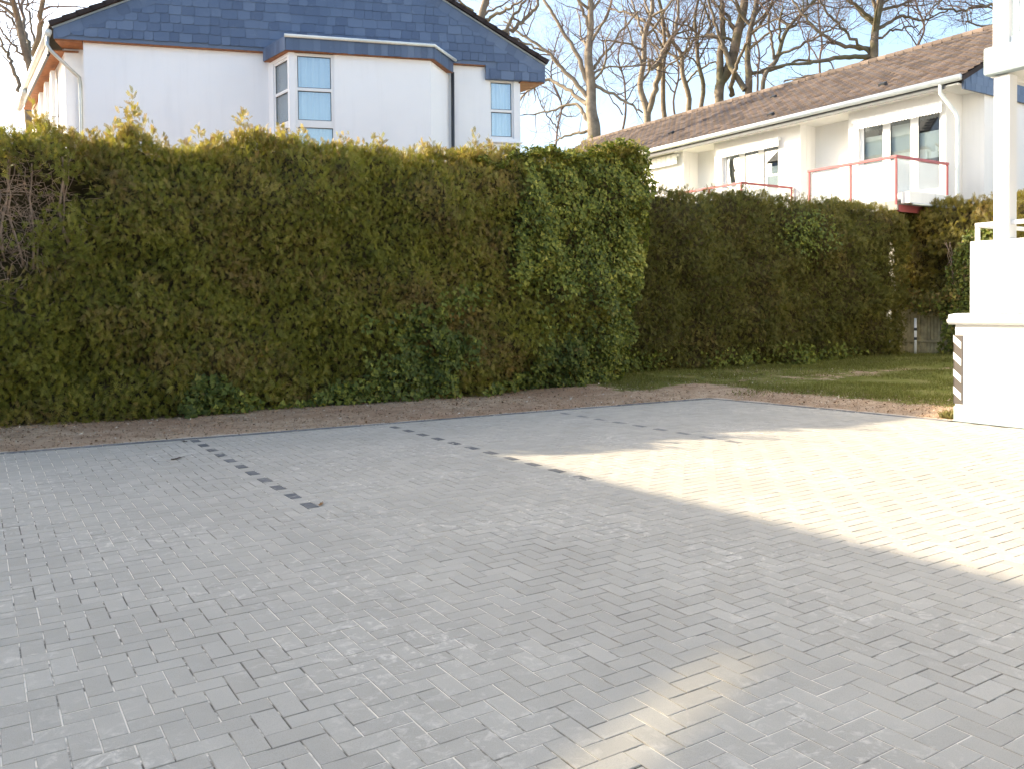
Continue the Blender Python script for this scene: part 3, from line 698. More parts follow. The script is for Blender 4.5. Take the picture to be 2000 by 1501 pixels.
# balconies
def balcony(va, vb, lbl, box):
    bu = 20.0; z0, z1 = 4.10, 5.36; mb = MB(); mb.abox(bu+0.03, FU-0.005, va+0.03, vb-0.03, z0, z0+0.16); b = mb.build('balcony', M['greyslab'], rh); b['label'] = lbl
    rr = MB(); rr.abox(bu-0.04, bu+0.04, va-0.04, vb+0.04, z1-0.07, z1); rr.abox(bu+0.044, FU-0.04, va-0.04, va+0.04, z1-0.068, z1+0.002); rr.build('handrail', M['red'], b, bevel=0.008)
    for (u, v) in [(bu, va), (bu, (va+vb)/2), (bu, vb), (FU-0.07, va)]:
        pmb = MB(); pmb.abox(u-0.026, u+0.026, v-0.026, v+0.026, z0-0.02, z1-0.07); pmb.build('post', M['red'], b, bevel=0.005)
    for (lo, hi) in ((va+0.05, (va+vb)/2-0.05), ((va+vb)/2+0.05, vb-0.05)):
        gm_ = MB(); gm_.abox(bu+0.025, bu+0.037, lo, hi, z0+0.10, z1-0.09); gm_.build('glass_panel', M['clear'], b)
    gm_ = MB(); gm_.abox(bu+0.06, FU-0.11, va+0.002, va+0.012, z0+0.10, z1-0.09); gm_.build('glass_panel', M['clear'], b)
    bm = MB(); bm.abox(bu+0.06, FU-0.02, va-0.05, va+0.02, z0-0.18, z0-0.004); bm.build('edge_beam', M['red'], b)
    bm = MB(); bm.abox(bu-0.04, bu+0.02, va-0.05, vb, z0-0.14, z0-0.006); bm.build('edge_beam', M['greyslab'], b)
    if box:
        for k in range(2):
            pb = MB(); u0 = bu+0.12+k*(FU-bu-0.1)/2; pb.abox(u0, u0+(FU-bu-0.1)/2-0.012, va-0.30, va-0.055, z0+0.02, z0+0.32); pb.build('fascia_panel', M['plaster2'], b, bevel=0.006)
        tb = MB(); tb.tube([(bu+0.2, va-0.33, z0-0.01), (FU+0.1, va-0.33, z0-0.01), (FU+0.28, va-0.33, z0-0.03), (FU+0.32, va-0.33, z0-0.12), (FU+0.32, va-0.33, 2.5)], 0.035, 8); tb.build('drain_pipe', M['zinc'], b, smooth=True)
balcony(12.85, 15.5, 'near red railed balcony with glass panels', True)
balcony(18.0, 20.7, 'far red railed balcony partly behind the hedge', False)
mb = MB(); mb.abox(FU-0.02, FU-0.003, 13.0, 15.9, 2.2, 3.9); mb.build('lower_wall_panel', M['backwall'], rh)

# ------------------------------------------------------------------ apartment building at the right edge
BU = 10.9
ab = thing('apartment_building', (14.0, 2.0, 0.0), 'sunlit white apartment building with stacked balconies at the right edge of the paving', 'building')
mb = MB(); mb.abox(BU, 13.4, -6.0, 6.16, 0.0, 1.27); mb.build('terrace_wall', M['plaster2'], ab, bevel=0.01)
mb = MB(); mb.abox(BU-0.012, 13.41, -6.0, 6.172, 0.0, 0.20); mb.build('plinth', M['blueband'], ab, bevel=0.006)
cp = MB(); prof = [(0.0, 1.272), (0.05, 1.272), (0.085, 1.30), (0.10, 1.335), (0.06, 1.345), (0.05, 1.40), (-0.1, 1.415)]
cp.prism([(BU-d, -6.0, z) for d, z in prof]+[(BU+0.4, -6.0, 1.415), (BU+0.4, -6.0, 1.272)], (0, 12.22, 0)); cp.build('coping', M['plaster2'], ab)
cp = MB(); cp.abox(BU+0.41, 13.45, 5.7, 6.22, 1.273, 1.41); cp.build('coping', M['plaster2'], ab)
mb = MB(); mb.abox(BU+0.03, BU+0.18, -6.0, 5.985, 1.418, 2.35); mb.build('balcony_parapet', M['plaster2'], ab, bevel=0.012)
mb = MB(); mb.abox(BU+0.185, 13.2, 5.835, 5.985, 1.418, 2.35); mb.build('balcony_parapet', M['plaster2'], ab, bevel=0.012)
mb = MB(); mb.abox(BU+0.185, 13.2, -6.0, 5.83, 1.45, 1.6); mb.build('balcony_floor', M['greyslab'], ab)
rl = MB(); rl.abox(BU+0.07, BU+0.12, -6.0, 5.945, 2.53, 2.585); rl.abox(BU+0.122, 13.2, 5.895, 5.945, 2.53, 2.585); rl.abox(BU+0.07, BU+0.12, 5.895, 5.943, 2.352, 2.529); rl.build('handrail', M['white'], ab, bevel=0.008)
mb = MB(); mb.abox(BU+0.02, BU+0.21, 5.49, 5.685, 2.352, 4.40); mb.build('column', M['plaster2'], ab, bevel=0.01)
mb = MB(); mb.abox(BU-0.06, BU+0.10, -6.0, 5.78, 4.42, 4.77); mb.build('balcony_band', M['blueband'], ab, bevel=0.03)
mb = MB(); mb.abox(BU+0.103, 13.2, 5.66, 5.78, 4.42, 4.765); mb.build('balcony_band', M['plaster2'], ab, bevel=0.02)
mb = MB(); mb.abox(BU+0.103, 13.2, -6.0, 5.655, 4.44, 4.62); mb.build('balcony_floor', M['plaster2'], ab)
mb = MB(); mb.abox(BU+0.0, BU+0.20, 5.50, 5.69, 4.775, 7.1); mb.build('column', M['plaster2'], ab, bevel=0.01)
wn = MB(); wn.abox(BU+0.04, BU+0.10, 5.40, 5.44, 4.86, 7.0); wn.abox(BU+0.04, BU+0.10, -2.0, 5.495, 4.78, 4.86); gz = wn.build('glazed_screen', M['white'], ab, bevel=0.006)
for a, b in ((5.445, 5.49), (4.0, 5.395), (2.6, 3.95)):
    mb = MB(); mb.abox(BU+0.065, BU+0.075, a, b, 4.865, 7.0); mb.build('pane', M['glass'], gz)
mb = MB(); mb.abox(BU-0.06, 13.3, -6.0, 5.8, 7.1, 7.45); mb.build('roof_slab', M['plaster2'], ab, bevel=0.02)
mb = MB(); mb.abox(13.42, 22.0, -16.0, 4.4, 0.0, 11.5); mb.build('main_block', M['plaster2'], ab)
mb = MB(); mb.abox(BU-0.009, BU-0.002, 6.055, 6.172, 0.235, 1.13); mb.abox(BU-0.009, BU+0.09, 6.166, 6.176, 0.235, 1.13); ws = mb.build('warning_strip', M['stripe_dark'], ab); ws['label'] = 'grey and white diagonal warning strip on the wall corner'
for k in range(4):
    z = 0.30+k*0.222; sb = MB()
    sb.prism([(BU-0.010, 6.176, z+0.075), (BU-0.010, 6.176, z+0.165), (BU-0.010, 6.072, z+0.075), (BU-0.010, 6.072, z-0.015)], (-0.003, 0, 0)); sb.build('stripe', M['stripe_white'], ws)

# ------------------------------------------------------------------ tall block left of the picture that shades the yard
KX = math.cos(SUN_EL)*math.sin(-SUN_AZ)/math.sin(SUN_EL); KY = math.cos(SUN_EL)*math.cos(SUN_AZ)/math.sin(SUN_EL)
CU = -6.9
blk = thing('courtyard_block', (-12.0, 4.0, 0.0), 'beige flat roofed apartment block just left of the picture, shading the yard', 'building')
mb = MB(); mb.abox(-19.0, CU-0.02, -18.0, 23.0, -0.1, 5.6); mb.build('body', M['backwall'], blk)
def to_wall(x, y):
    p = on_z(x, y); d = (p[0]-CU)/KX; return (p[1]+KY*d, d)
edge_n = on_z(895, 868); edge_f = on_z(2000, 1135)
zt0, zt1 = (edge_n[0]-CU)/KX, (edge_f[0]-CU)/KX
va_, vb_ = edge_n[1]+KY*zt0, edge_f[1]+KY*zt1
def topz(v): return zt0+(v-va_)*(zt1-zt0)/(vb_-va_)
SLIT = [to_wall(*p) for p in ((1085, 1530), (1275, 1372), (1405, 1288), (1488, 1258), (1425, 1326), (1318, 1424), (1200, 1530))]  # slot outline, projected back from the wanted light streak
sv_ = sorted(p[0] for p in SLIT); smin, smax = sv_[0]-0.2, sv_[-1]+0.2; zmin, zmax = min(p[1] for p in SLIT)-0.15, max(p[1] for p in SLIT)+0.15
def scr(poly): return [(CU, v, z) for v, z in poly]
def scr_build(poly, nm='added_shade_screen'):  # added thin screen, shaped to cast the yard's shadow edge and streak
    m_ = MB(); m_.prism(scr(poly), (-0.015, 0, 0)); m_.build(nm, M['backwall'], blk)
VE = 23.0
scr_build([(-18.0, 5.58), (smin, 5.58), (smin, topz(smin)), (-18.0, topz(-18.0))]); scr_build([(smax, 5.58), (VE, 5.58), (VE, topz(VE)), (smax, topz(smax))])
scr_build([(smin, 5.58), (smax, 5.58), (smax, zmin), (smin, zmin)]); scr_build([(smin, zmax), (smax, zmax), (smax, topz(smax)), (smin, topz(smin))])
# panel round an added slot, shaped to throw a light streak on the paving
upper = sorted(SLIT[:4]); lower = sorted([SLIT[0]]+SLIT[3:])
def strip_edge(pts, up):
    xs = [smin]+[p[0] for p in pts]+[smax]; zs = [pts[0][1]]+[p[1] for p in pts]+[pts[-1][1]]
    return list(zip(xs, zs))
P_ = np.array(SLIT); grid = np.linspace(P_[:, 0].min(), P_[:, 0].max(), 15)
def bounds(v):
    zs = []
    for i in range(len(SLIT)):
        (a, za), (b, zb2) = SLIT[i], SLIT[(i+1) % len(SLIT)]
        if (a-v)*(b-v) <= 0 and a != b: zs.append(za+(v-a)*(zb2-za)/(b-a))
    return min(zs), max(zs)
lo = [(v, bounds(v)[0]) for v in grid]; hi = [(v, bounds(v)[1]) for v in grid]
scr_build([(smin, zmin), (grid[0], zmin), (grid[0], zmax), (smin, zmax)]); scr_build([(grid[-1], zmin), (smax, zmin), (smax, zmax), (grid[-1], zmax)])
for i in range(14):
    scr_build([(grid[i], zmin), (grid[i+1], zmin), lo[i+1], lo[i]]); scr_build([hi[i], hi[i+1], (grid[i+1], zmax), (grid[i], zmax)])
gl = MB(); gl.poly([(CU-0.007, v, z) for v, z in lo+hi[::-1]]); gl.build('streak_slot', M['tinted'], blk)  # added pane that lets a dimmed streak of sun through

# ------------------------------------------------------------------ foliage
def spray_template(pairs=4):
    """flat feathery spray: thin quads along a stem, unit length along +y"""
    q = []
    def blade(x0, y0, x1, y1, w):
        d = np.array([x1-x0, y1-y0]); L = np.linalg.norm(d); d /= L; n = np.array([-d[1], d[0]])*w; m = np.array([x0, y0])+d*L*0.55
        q.append([(x0, y0), tuple(m-n), (x1, y1), tuple(m+n)])
    blade(0, 0, 0.02, 1.0, 0.034)
    for k in range(pairs):
        y = 0.10+0.70*k/pairs; L = 0.50*(1-0.11*k)*(1.0 if k else 0.8)
        for sg in (-1, 1): blade(0, y+0.07*(sg > 0), sg*L*0.50, y+L*0.86+0.07*(sg > 0), 0.043)
    A = np.array(q); Z = -0.35*A[..., 1]**2-0.25*A[..., 0]**2+0.12*A[..., 1]
    return np.dstack([A, Z[..., None]]).reshape(-1, 4, 3)
SPRAY4, SPRAY3 = spray_template(4), spray_template(3)
_iv = [(0, 0.02), (0.30, -0.12), (0.52, 0.10), (0.34, 0.36), (0, 1.0), (-0.34, 0.36), (-0.52, 0.10), (-0.30, -0.12)]
IVY = np.array([[(0, 0.0, 0), (0.30, -0.12, 0.05), (0.52, 0.12, 0.10), (0.30, 0.40, 0.06)], [(0, 0.0, 0), (0.30, 0.40, 0.06), (0, 0.98, -0.08), (0, 0.5, 0.0)],
                [(0, 0.0, 0), (0, 0.5, 0.0), (0, 0.98, -0.08), (-0.30, 0.40, 0.06)], [(0, 0.0, 0), (-0.30, 0.40, 0.06), (-0.52, 0.12, 0.10), (-0.30, -0.12, 0.05)]], float)
def scatter(name, tmpl, P, A, B, S, mat, tint, brown, parent, kind='stuff'):
    """templates at P with axis A (along +y) and side hint B, size S"""
    A = A/(np.linalg.norm(A, axis=1)[:, None]+1e-9); X = np.cross(A, B); X /= np.linalg.norm(X, axis=1)[:, None]+1e-9; Zv = np.cross(X, A)
    T = tmpl.reshape(-1, 3); n, m = len(P), len(T)
    V = P[:, None]+S[:, None, None]*(T[None, :, 0, None]*X[:, None]+T[None, :, 1, None]*A[:, None]+T[None, :, 2, None]*Zv[:, None])
    Q = np.arange(n*m).reshape(-1, 4); k = len(tmpl); r = np.random.RandomState(len(P)+m)
    tj = np.clip(np.repeat(tint, k)+r.normal(0, 0.05, n*k), 0, 1)
    me = np_mesh(name, V.reshape(-1, 3), Q, mat, {'tint': tj, 'brown': np.clip(np.repeat(brown, k), 0, 1)})
    return tag(link(bpy.data.objects.new(name, me), parent), kind=kind)

class Hedge:
    """a clipped hedge: foot line A..B (front face), thickness, top height h(s)"""
    def __init__(self, A, B, thick, h, seed, lean_end=None):
        self.A, self.B = np.array(A, float), np.array(B, float); self.L = np.linalg.norm(self.B-self.A); self.t = (self.B-self.A)/self.L
        self.n = np.array([self.t[1], -self.t[0]]); self.T = thick; self.h = h
        if self.n @ (-self.A) < 0: self.n = -self.n
        self.n1, self.n2, self.n3 = Noise(seed, 1.0), Noise(seed+1, 0.33), Noise(seed+2, 0.13)
        self.g = float(ground_h(*(self.A+self.B)/2)); self.lean = lean_end
    def bulge(self, s, z): return 0.15*self.n1(s, z)+0.13*self.n2(s, z)+0.05*self.n3(s, z)
    def front(self, s, z):
        hz = self.h(s); rel = np.clip(z/hz, 0, 1.1)
        o = self.bulge(s, z)-0.38*np.clip((rel-0.82)/0.2, 0, 1)**2-0.03*np.clip(1-z/0.5, 0, 1)+0.12*np.sin(np.clip(rel, 0, 1)*3.14)
        s2 = s if self.lean is None else s+np.clip((s-self.L+1.6)/1.6, 0, 1)*self.lean*rel
        p = self.A+s2[..., None]*self.t+o[..., None]*self.n; return np.concatenate([p, (z+self.g)[..., None]], -1)
    def point(self, s, w, z):
        p = self.A+np.asarray(s)[..., None]*self.t-np.asarray(w)[..., None]*self.n; return np.concatenate([p, (np.asarray(z)+self.g)[..., None]], -1)
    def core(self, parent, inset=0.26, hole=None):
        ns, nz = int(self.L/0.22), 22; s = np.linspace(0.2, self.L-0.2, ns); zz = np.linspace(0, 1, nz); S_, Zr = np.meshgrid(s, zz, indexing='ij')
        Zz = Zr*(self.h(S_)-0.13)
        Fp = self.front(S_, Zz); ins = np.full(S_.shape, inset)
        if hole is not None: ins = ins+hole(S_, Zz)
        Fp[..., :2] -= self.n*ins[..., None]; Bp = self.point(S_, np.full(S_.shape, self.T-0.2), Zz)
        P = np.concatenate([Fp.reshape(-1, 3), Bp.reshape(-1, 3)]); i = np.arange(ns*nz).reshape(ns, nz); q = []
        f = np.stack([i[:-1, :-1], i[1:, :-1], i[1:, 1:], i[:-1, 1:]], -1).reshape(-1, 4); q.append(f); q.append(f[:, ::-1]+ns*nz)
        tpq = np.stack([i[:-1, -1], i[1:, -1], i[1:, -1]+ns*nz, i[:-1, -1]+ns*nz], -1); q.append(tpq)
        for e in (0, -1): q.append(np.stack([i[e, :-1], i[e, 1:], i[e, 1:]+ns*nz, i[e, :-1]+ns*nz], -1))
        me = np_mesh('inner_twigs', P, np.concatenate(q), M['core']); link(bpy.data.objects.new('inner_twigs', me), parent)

def hedge_foliage(H, parent, mat, rng, dens, size, tmpl, keep=None, tops=1.0, endw=True, brown=0.5, bare=0.0):
    L = H.L; hm = 4.3
    # front face
    n = int(dens*L*hm); s = rng.uniform(-0.05, L+0.05, n); z = rng.uniform(0.0, 1.0, n)*H.h(s)
    P = H.front(s, z); dep = rng.uniform(-0.14, 0.06, n); P[:, :2] += H.n*dep[:, None]
    N3 = np.array([*H.n, 0.0]); rel = z/H.h(s)
    A = N3*rng.uniform(0.15, 0.8, n)[:, None]+rng.normal(0, 0.40, (n, 3))+np.array([0, 0, 1])*(rng.normal(-0.05, 0.6, n)+1.0*np.clip((rel-0.8)/0.2, 0, 1))[:, None]
    Bv = N3+np.array([0, 0, 0.35])+rng.normal(0, 0.6, (n, 3)); S = size*rng.uniform(0.65, 1.35, n)
    lowf = Noise(int(rng.randint(999)), 0.9); mid = Noise(int(rng.randint(999)), 0.28)
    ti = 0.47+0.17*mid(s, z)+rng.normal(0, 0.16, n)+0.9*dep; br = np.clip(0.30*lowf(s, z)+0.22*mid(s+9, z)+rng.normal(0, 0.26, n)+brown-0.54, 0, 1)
    m = np.ones(n, bool) if keep is None else keep(s, z, rng.rand(n))
    out = [(P[m], A[m], Bv[m], S[m], ti[m], br[m])]
    # top face with upright shoots
    n = int(dens*0.62*L*H.T); s = rng.uniform(0, L, n); w = rng.uniform(0.1, H.T, n); sh = Noise(int(rng.randint(999)), 0.5)
    up = np.clip(sh(s, w), 0, 1)**1.5*0.26*tops*rng.uniform(0.0, 1.0, n)
    zt_ = H.h(s)-0.08-0.10*rng.rand(n)+up+0.10*mid(s, w)
    P = H.point(s, w, zt_); A = np.array([0, 0, 1.0])+rng.normal(0, 0.45, (n, 3)); Bv = rng.normal(0, 1, (n, 3)); S = size*rng.uniform(0.6, 1.3, n)
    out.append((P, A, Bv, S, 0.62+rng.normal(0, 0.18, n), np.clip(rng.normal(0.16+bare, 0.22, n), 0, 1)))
    if H.lean is not None:
        k = np.clip((s-L+1.6)/1.6, 0, 1)*H.lean; out[-1][0][:, :2] += k[:, None]*H.t
    # ends
    for e in ([1] if endw else []):
        n = int(dens*H.T*hm); w = rng.uniform(0, H.T, n); z = rng.uniform(0, 1, n)*H.h(np.full(n, L)); P = H.point(np.full(n, L), w, z)
        ln = 0.0 if H.lean is None else H.lean
        P[:, :2] += H.t*(0.12*H.n1(w+30, z)+0.06*H.n2(w, z)-0.1+ln*z/hm)[:, None]+H.t*rng.uniform(-0.12, 0.06, n)[:, None]
        A = np.array([*H.t, 0.0])*rng.uniform(0.4, 1, n)[:, None]+rng.normal(0, 0.45, (n, 3)); out.append((P, A, np.array([0, 0, 1.0])+rng.normal(0, 0.8, (n, 3)), size*rng.uniform(0.65, 1.3, n), 0.45+rng.normal(0, 0.17, n), np.clip(rng.normal(0.15, 0.2, n), 0, 1)))
    return [np.concatenate([o[i] for o in out]) for i in range(6)]

R1 = np.random.RandomState(21)
# --- near hedge
H1X = [-4.0, -0.15, 0.32, 1.32, 1.75, 2.01, 2.3, 2.7, 3.3, 3.65, 4.1, 4.73, 5.5, 6.02, 6.61, 7.3, 7.87, 8.77, 9.74, 10.6, 11.3]
H1Y = [3.4, 3.5, 4.05, 3.93, 3.98, 4.15, 4.0, 3.95, 4.15, 4.32, 4.20, 4.12, 4.20, 4.22, 4.16, 4.30, 4.40, 4.40, 4.58, 4.68, 4.55]
h1n = Noise(77, 0.5); h1m = Noise(177, 0.17)
A1, B1 = (-1.6, 13.12), (10.75, 12.78)
X1 = 1.6
def h1(s): return np.interp(np.asarray(s)-X1, H1X, H1Y)+0.07*h1n(s, 0*np.asarray(s))+0.05*h1m(s, 0*np.asarray(s))-0.04
hd1 = thing('thuja_hedge', (3.5, 13.7, 0.05), 'tall green brown conifer hedge in front of the slate gabled house', 'hedge', 'hedges')
H1 = Hedge(A1, B1, 1.5, h1, 31, lean_end=0.75)
def hole_amt(s, z):
    u = s-X1; a = np.exp(-(((u-0.60)/0.66)**2+((z-3.12)/0.42)**2)**2); b = np.exp(-(((u-0.32)/0.48)**2+((z-2.35)/0.68)**2)**2)*0.95; b = np.maximum(b, np.exp(-(((u-1.35)/0.22)**2+((z-3.2)/0.18)**2)**2)*0.8)
    c = np.exp(-(((u-8.35)/0.16)**2+((z-3.0)/0.17)**2)**2)*0.9
    return np.clip(a+b+c, 0, 1)
def ivy_mask(s, z):
    u = s-X1; nz = ivn(u, z); nz2 = ivn2(u, z)
    colm = np.clip((u-8.35+0.22*nz+0.5*np.clip(1.3-np.abs(z-2.5), 0, 1)*0.3)/0.25, 0, 1)
    patch = np.exp(-(((u-9.0)/1.5)**2+((z-1.35)/0.55)**2)**2); colm = colm*(1-0.9*np.clip(patch*1.3+0.25*nz2-0.1, 0, 1))
    base = np.clip((0.42+0.22*nz+0.18*nz2-z)/0.15, 0, 1)*np.clip((u-2.6+0.8*nz)/0.6, 0, 1)
    bw = np.exp(-(((u-6.6)/2.1)**2+((z-0.8-0.25*(u-6.6)*0.5)/1.05)**2)); blob = np.clip((bw*(0.8+0.55*nz+0.45*nz2)-0.35)/0.7, 0, 1)
    return np.clip(np.maximum(np.maximum(colm, base), blob), 0, 1)
ivn, ivn2 = Noise(401, 0.75), Noise(402, 0.26)
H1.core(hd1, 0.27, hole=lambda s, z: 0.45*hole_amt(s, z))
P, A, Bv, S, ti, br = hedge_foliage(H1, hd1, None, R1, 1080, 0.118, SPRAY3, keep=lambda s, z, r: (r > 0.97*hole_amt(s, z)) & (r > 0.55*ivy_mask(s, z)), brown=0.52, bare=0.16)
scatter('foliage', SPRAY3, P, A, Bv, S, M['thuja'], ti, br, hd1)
# loose upright shoots above the clipped line
sh = []
for (u, top, n_) in ((2.02, 0.66, 70), (2.14, 0.5, 50), (1.45, 0.22, 24), (3.3, 0.25, 34), (3.62, 0.42, 50), (3.85, 0.3, 36), (4.3, 0.25, 26), (5.3, 0.34, 40), (5.55, 0.25, 24), (6.0, 0.15, 16), (7.0, 0.15, 22), (7.5, 0.2, 26), (8.0, 0.18, 20), (0.2, 0.2, 40), (-0.2, 0.25, 40), (0.9, 0.2, 24), (6.5, 0.14, 16), (2.7, 0.15, 22), (4.8, 0.22, 26)):
    f = R1.rand(n_); p = H1.point(np.full(n_, u+X1)+R1.normal(0, 0.10, n_)*(1.3-f), 0.25+0.5*R1.rand(n_), h1(u+X1)-0.1+top*f); sh.append(p)
for _ in range(190):
    u = R1.uniform(-1.2, 8.3); top = R1.gamma(2.0, 0.075)+0.05; n_ = int(9+top*70); f = R1.rand(n_); lean_ = R1.normal(0, 0.25)
    sh.append(H1.point(np.full(n_, u+X1)+lean_*top*f+R1.normal(0, 0.035, n_)*(1.4-f), R1.uniform(0.15, 1.1)+R1.normal(0, 0.03, n_), h1(u+X1)-0.08+top*f))
P = np.concatenate(sh); n_ = len(P)
scatter('shoots', SPRAY4, P, np.array([0, 0, 0.9])+R1.normal(0, 0.5, (n_, 3)), R1.normal(0, 1, (n_, 3)), 0.12*R1.uniform(0.6, 1.2, n_), M['thuja'], 0.80+R1.normal(0, 0.15, n_), np.clip(R1.normal(0.45, 0.28, n_), 0, 1), hd1)
# bare stems and dead twigs in the gap at the left
stm = MB()
for k in range(9):
    u = R1.uniform(-0.1, 1.15); z = R1.uniform(1.9, 2.5); p = [H1.point(np.array(u+X1), np.array(0.14+0.12*R1.rand()), np.array(z))]
    for j in range(6): p.append(p[-1]+np.array([R1.normal(0.0, 0.045), R1.normal(0, 0.03), 0.24]))
    stm.tube(p, np.linspace(0.020, 0.011, 7)*R1.uniform(0.6, 1.2), 6)
stm.build('bare_stems', M['stem'], hd1, smooth=True)
twm = MB()
for k in range(640):
    u, z = R1.normal(0.52, 0.42), R1.normal(2.8, 0.5); p = H1.point(np.array(u+X1), np.array(R1.uniform(0.02, 0.40)), np.array(z)); d = np.array([R1.normal(0, 0.7), -abs(R1.normal(0.2, 0.4)), R1.normal(0, 0.7)]); d /= np.linalg.norm(d)
    L_ = R1.uniform(0.12, 0.34); twm.tube([p, p+d*L_*0.5+R1.normal(0, 0.02, 3), p+d*L_+R1.normal(0, 0.04, 3)], [0.006, 0.004, 0.002], 3, False)
tag(twm.build('dead_twigs', M['stem'], hd1), kind='stuff')
for k in range(6):
    mb = MB(); u = -1.2+2.2*k; mb.tube([H1.point(np.array(u+X1), np.array(0.75), np.array(-0.15)), H1.point(np.array(u+X1+0.05), np.array(0.75), np.array(2.0)), H1.point(np.array(u+X1), np.array(0.72), np.array(3.6))], [0.06, 0.05, 0.02], 7); mb.build('trunk', M['stem'], hd1, smooth=True)

# --- ivy growing over the near hedge
iv = thing('ivy', (8.5, 13.0, 0.05), 'dark glossy ivy climbing over the right end of the tall near hedge', 'ivy')
n = 48000; s = R1.uniform(2.6, H1.L+0.1, n); z = R1.uniform(0, 1.03, n)*h1(s); m = R1.rand(n) < ivy_mask(s, z)*0.92; s, z = s[m], z[m]; n = len(s)
P = H1.front(s, z); P[:, :2] += H1.n*(0.03+0.14*R1.rand(n)+0.10*np.clip(ivn2(s, z), 0, 1)+0.16*np.clip(0.4-z, 0, 1))[:, None]
# end face and crown of the ivy
ne = 6500; w = R1.uniform(0, 1.5, ne); ze = R1.uniform(0.0, 1.0, ne)*4.6; Pe = H1.point(np.full(ne, H1.L), w, ze); Pe[:, :2] += H1.t*(0.75*ze/4.3+0.05+0.10*R1.rand(ne)+0.12*H1.n1(w+30, ze))[:, None]
nt_ = 5200; st_ = R1.uniform(H1.L-3.1, H1.L+0.7, nt_); w = R1.uniform(-0.05, 1.4, nt_); pt = H1.point(st_, w, h1(np.minimum(st_, H1.L))-0.02+0.16*ivn(st_*1.5, w)+0.10*R1.rand(nt_))
P = np.concatenate([P, Pe, pt]); n2 = len(P)
zz_ = np.concatenate([z, ze, np.full(nt_, 4.6)]); ss_ = np.concatenate([s, np.full(ne, H1.L), st_])
nrm = np.concatenate([np.tile([*H1.n, 0.35], (n, 1)), np.tile([*H1.t, 0.35], (ne, 1)), np.tile([0, -0.3, 1.0], (nt_, 1))])+R1.normal(0, 0.42, (n2, 3))
Aiv = np.cross(nrm, R1.normal(0, 1, (n2, 3))+np.array([0.8, 0, 0])); Aiv[:, 2] -= 0.5*R1.rand(n2)
scatter('leaves', IVY, P, Aiv, nrm, R1.uniform(0.045, 0.095, n2), M['ivy'], np.clip(0.36+0.16*np.clip(zz_/4.5, 0, 1)+0.14*ivn(ss_, zz_)+R1.normal(0, 0.2, n2), 0, 1), np.clip(R1.normal(-0.2, 0.25, n2), 0, 1), iv)

# --- right hedge
R2 = np.random.RandomState(22)
A2, B2 = (10.9, 14.05), (20.0, 12.60)
h2n = Noise(78, 0.6); h2m = Noise(178, 0.16)
def h2(s): return np.interp(s, [0, 1.2, 2.2, 3.2, 4.6, 6.2, 8.0, 8.7, 9.2], [4.25, 4.15, 3.92, 3.92, 4.02, 3.92, 3.98, 3.88, 3.6])+0.07*h2n(s, 0*np.asarray(s))+0.05*h2m(s, 0*np.asarray(s))
hd2 = thing('thuja_hedge', (15.5, 13.8, 0.2), 'shaded dark conifer hedge standing on the lawn in front of the red balconies', 'hedge', 'hedges')
H2 = Hedge(A2, B2, 1.35, h2, 51)
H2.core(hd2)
P, A, Bv, S, ti, br = hedge_foliage(H2, hd2, None, R2, 640, 0.13, SPRAY3, brown=0.42, tops=0.8)
scatter('foliage', SPRAY3, P, A, Bv, S, M['thuja2'], ti-0.05, br, hd2)  #
for k in range(5):
    mb = MB(); s_ = 0.8+1.8*k; mb.tube([H2.point(np.array(s_), np.array(0.7), np.array(-0.2)), H2.point(np.array(s_), np.array(0.7), np.array(3.4))], [0.055, 0.02], 7); mb.build('trunk', M['stem'], hd2, smooth=True)
iv2 = thing('ivy', (17.0, 13.0, 0.2), 'small bluish ivy patches on the face of the shaded right hedge', 'ivy')
ps = []
for (x, y, sx, sz, k) in ((1570, 455, 0.35, 0.28, 420), (1555, 700, 0.45, 0.18, 260), (1240, 705, 0.5, 0.15, 220), (1430, 700, 0.6, 0.12, 160), (1620, 690, 0.6, 0.12, 160)):
    q = on_plane(x, y, np.array([*A2, 0.0]), np.array([*H2.n, 0.0])); s0_ = (q[:2]-H2.A) @ H2.t
    s = s0_+R2.normal(0, sx, k); z = np.clip(q[2]-H2.g+R2.normal(0, sz, k), 0.02, 4); p = H2.front(s, z); p[:, :2] += H2.n*(0.08+0.12*R2.rand(k))[:, None]; ps.append(p)
P = np.concatenate(ps); n2 = len(P); nrm = np.tile([*H2.n, 0.35], (n2, 1))+R2.normal(0, 0.4, (n2, 3)); Aiv = np.cross(nrm, R2.normal(0, 1, (n2, 3))); Aiv[:, 2] -= 0.4
scatter('leaves', IVY, P, Aiv, nrm, R2.uniform(0.05, 0.09, n2), M['ivy'], np.clip(R2.normal(0.35, 0.15, n2), 0, 1), np.zeros(n2), iv2)

# --- sunlit hedge beyond the fence
R3 = np.random.RandomState(23)
hd3 = thing('thuja_hedge', (21.6, 10.5, 0.25), 'sunlit golden topped hedge beyond the board fence', 'hedge', 'hedges')
h3n = Noise(79, 0.5)
def h3(s): return 3.80+0.10*h3n(s, 0*np.asarray(s))+0*np.asarray(s)
H3 = Hedge((20.98, 13.9), (20.98, 6.6), 1.15, h3, 61)
H3.core(hd3)
P, A, Bv, S, ti, br = hedge_foliage(H3, hd3, None, R3, 380, 0.18, SPRAY3, brown=0.30, tops=0.6)
scatter('foliage', SPRAY3, P, A, Bv, S, M['thuja3'], ti+0.03, br, hd3)

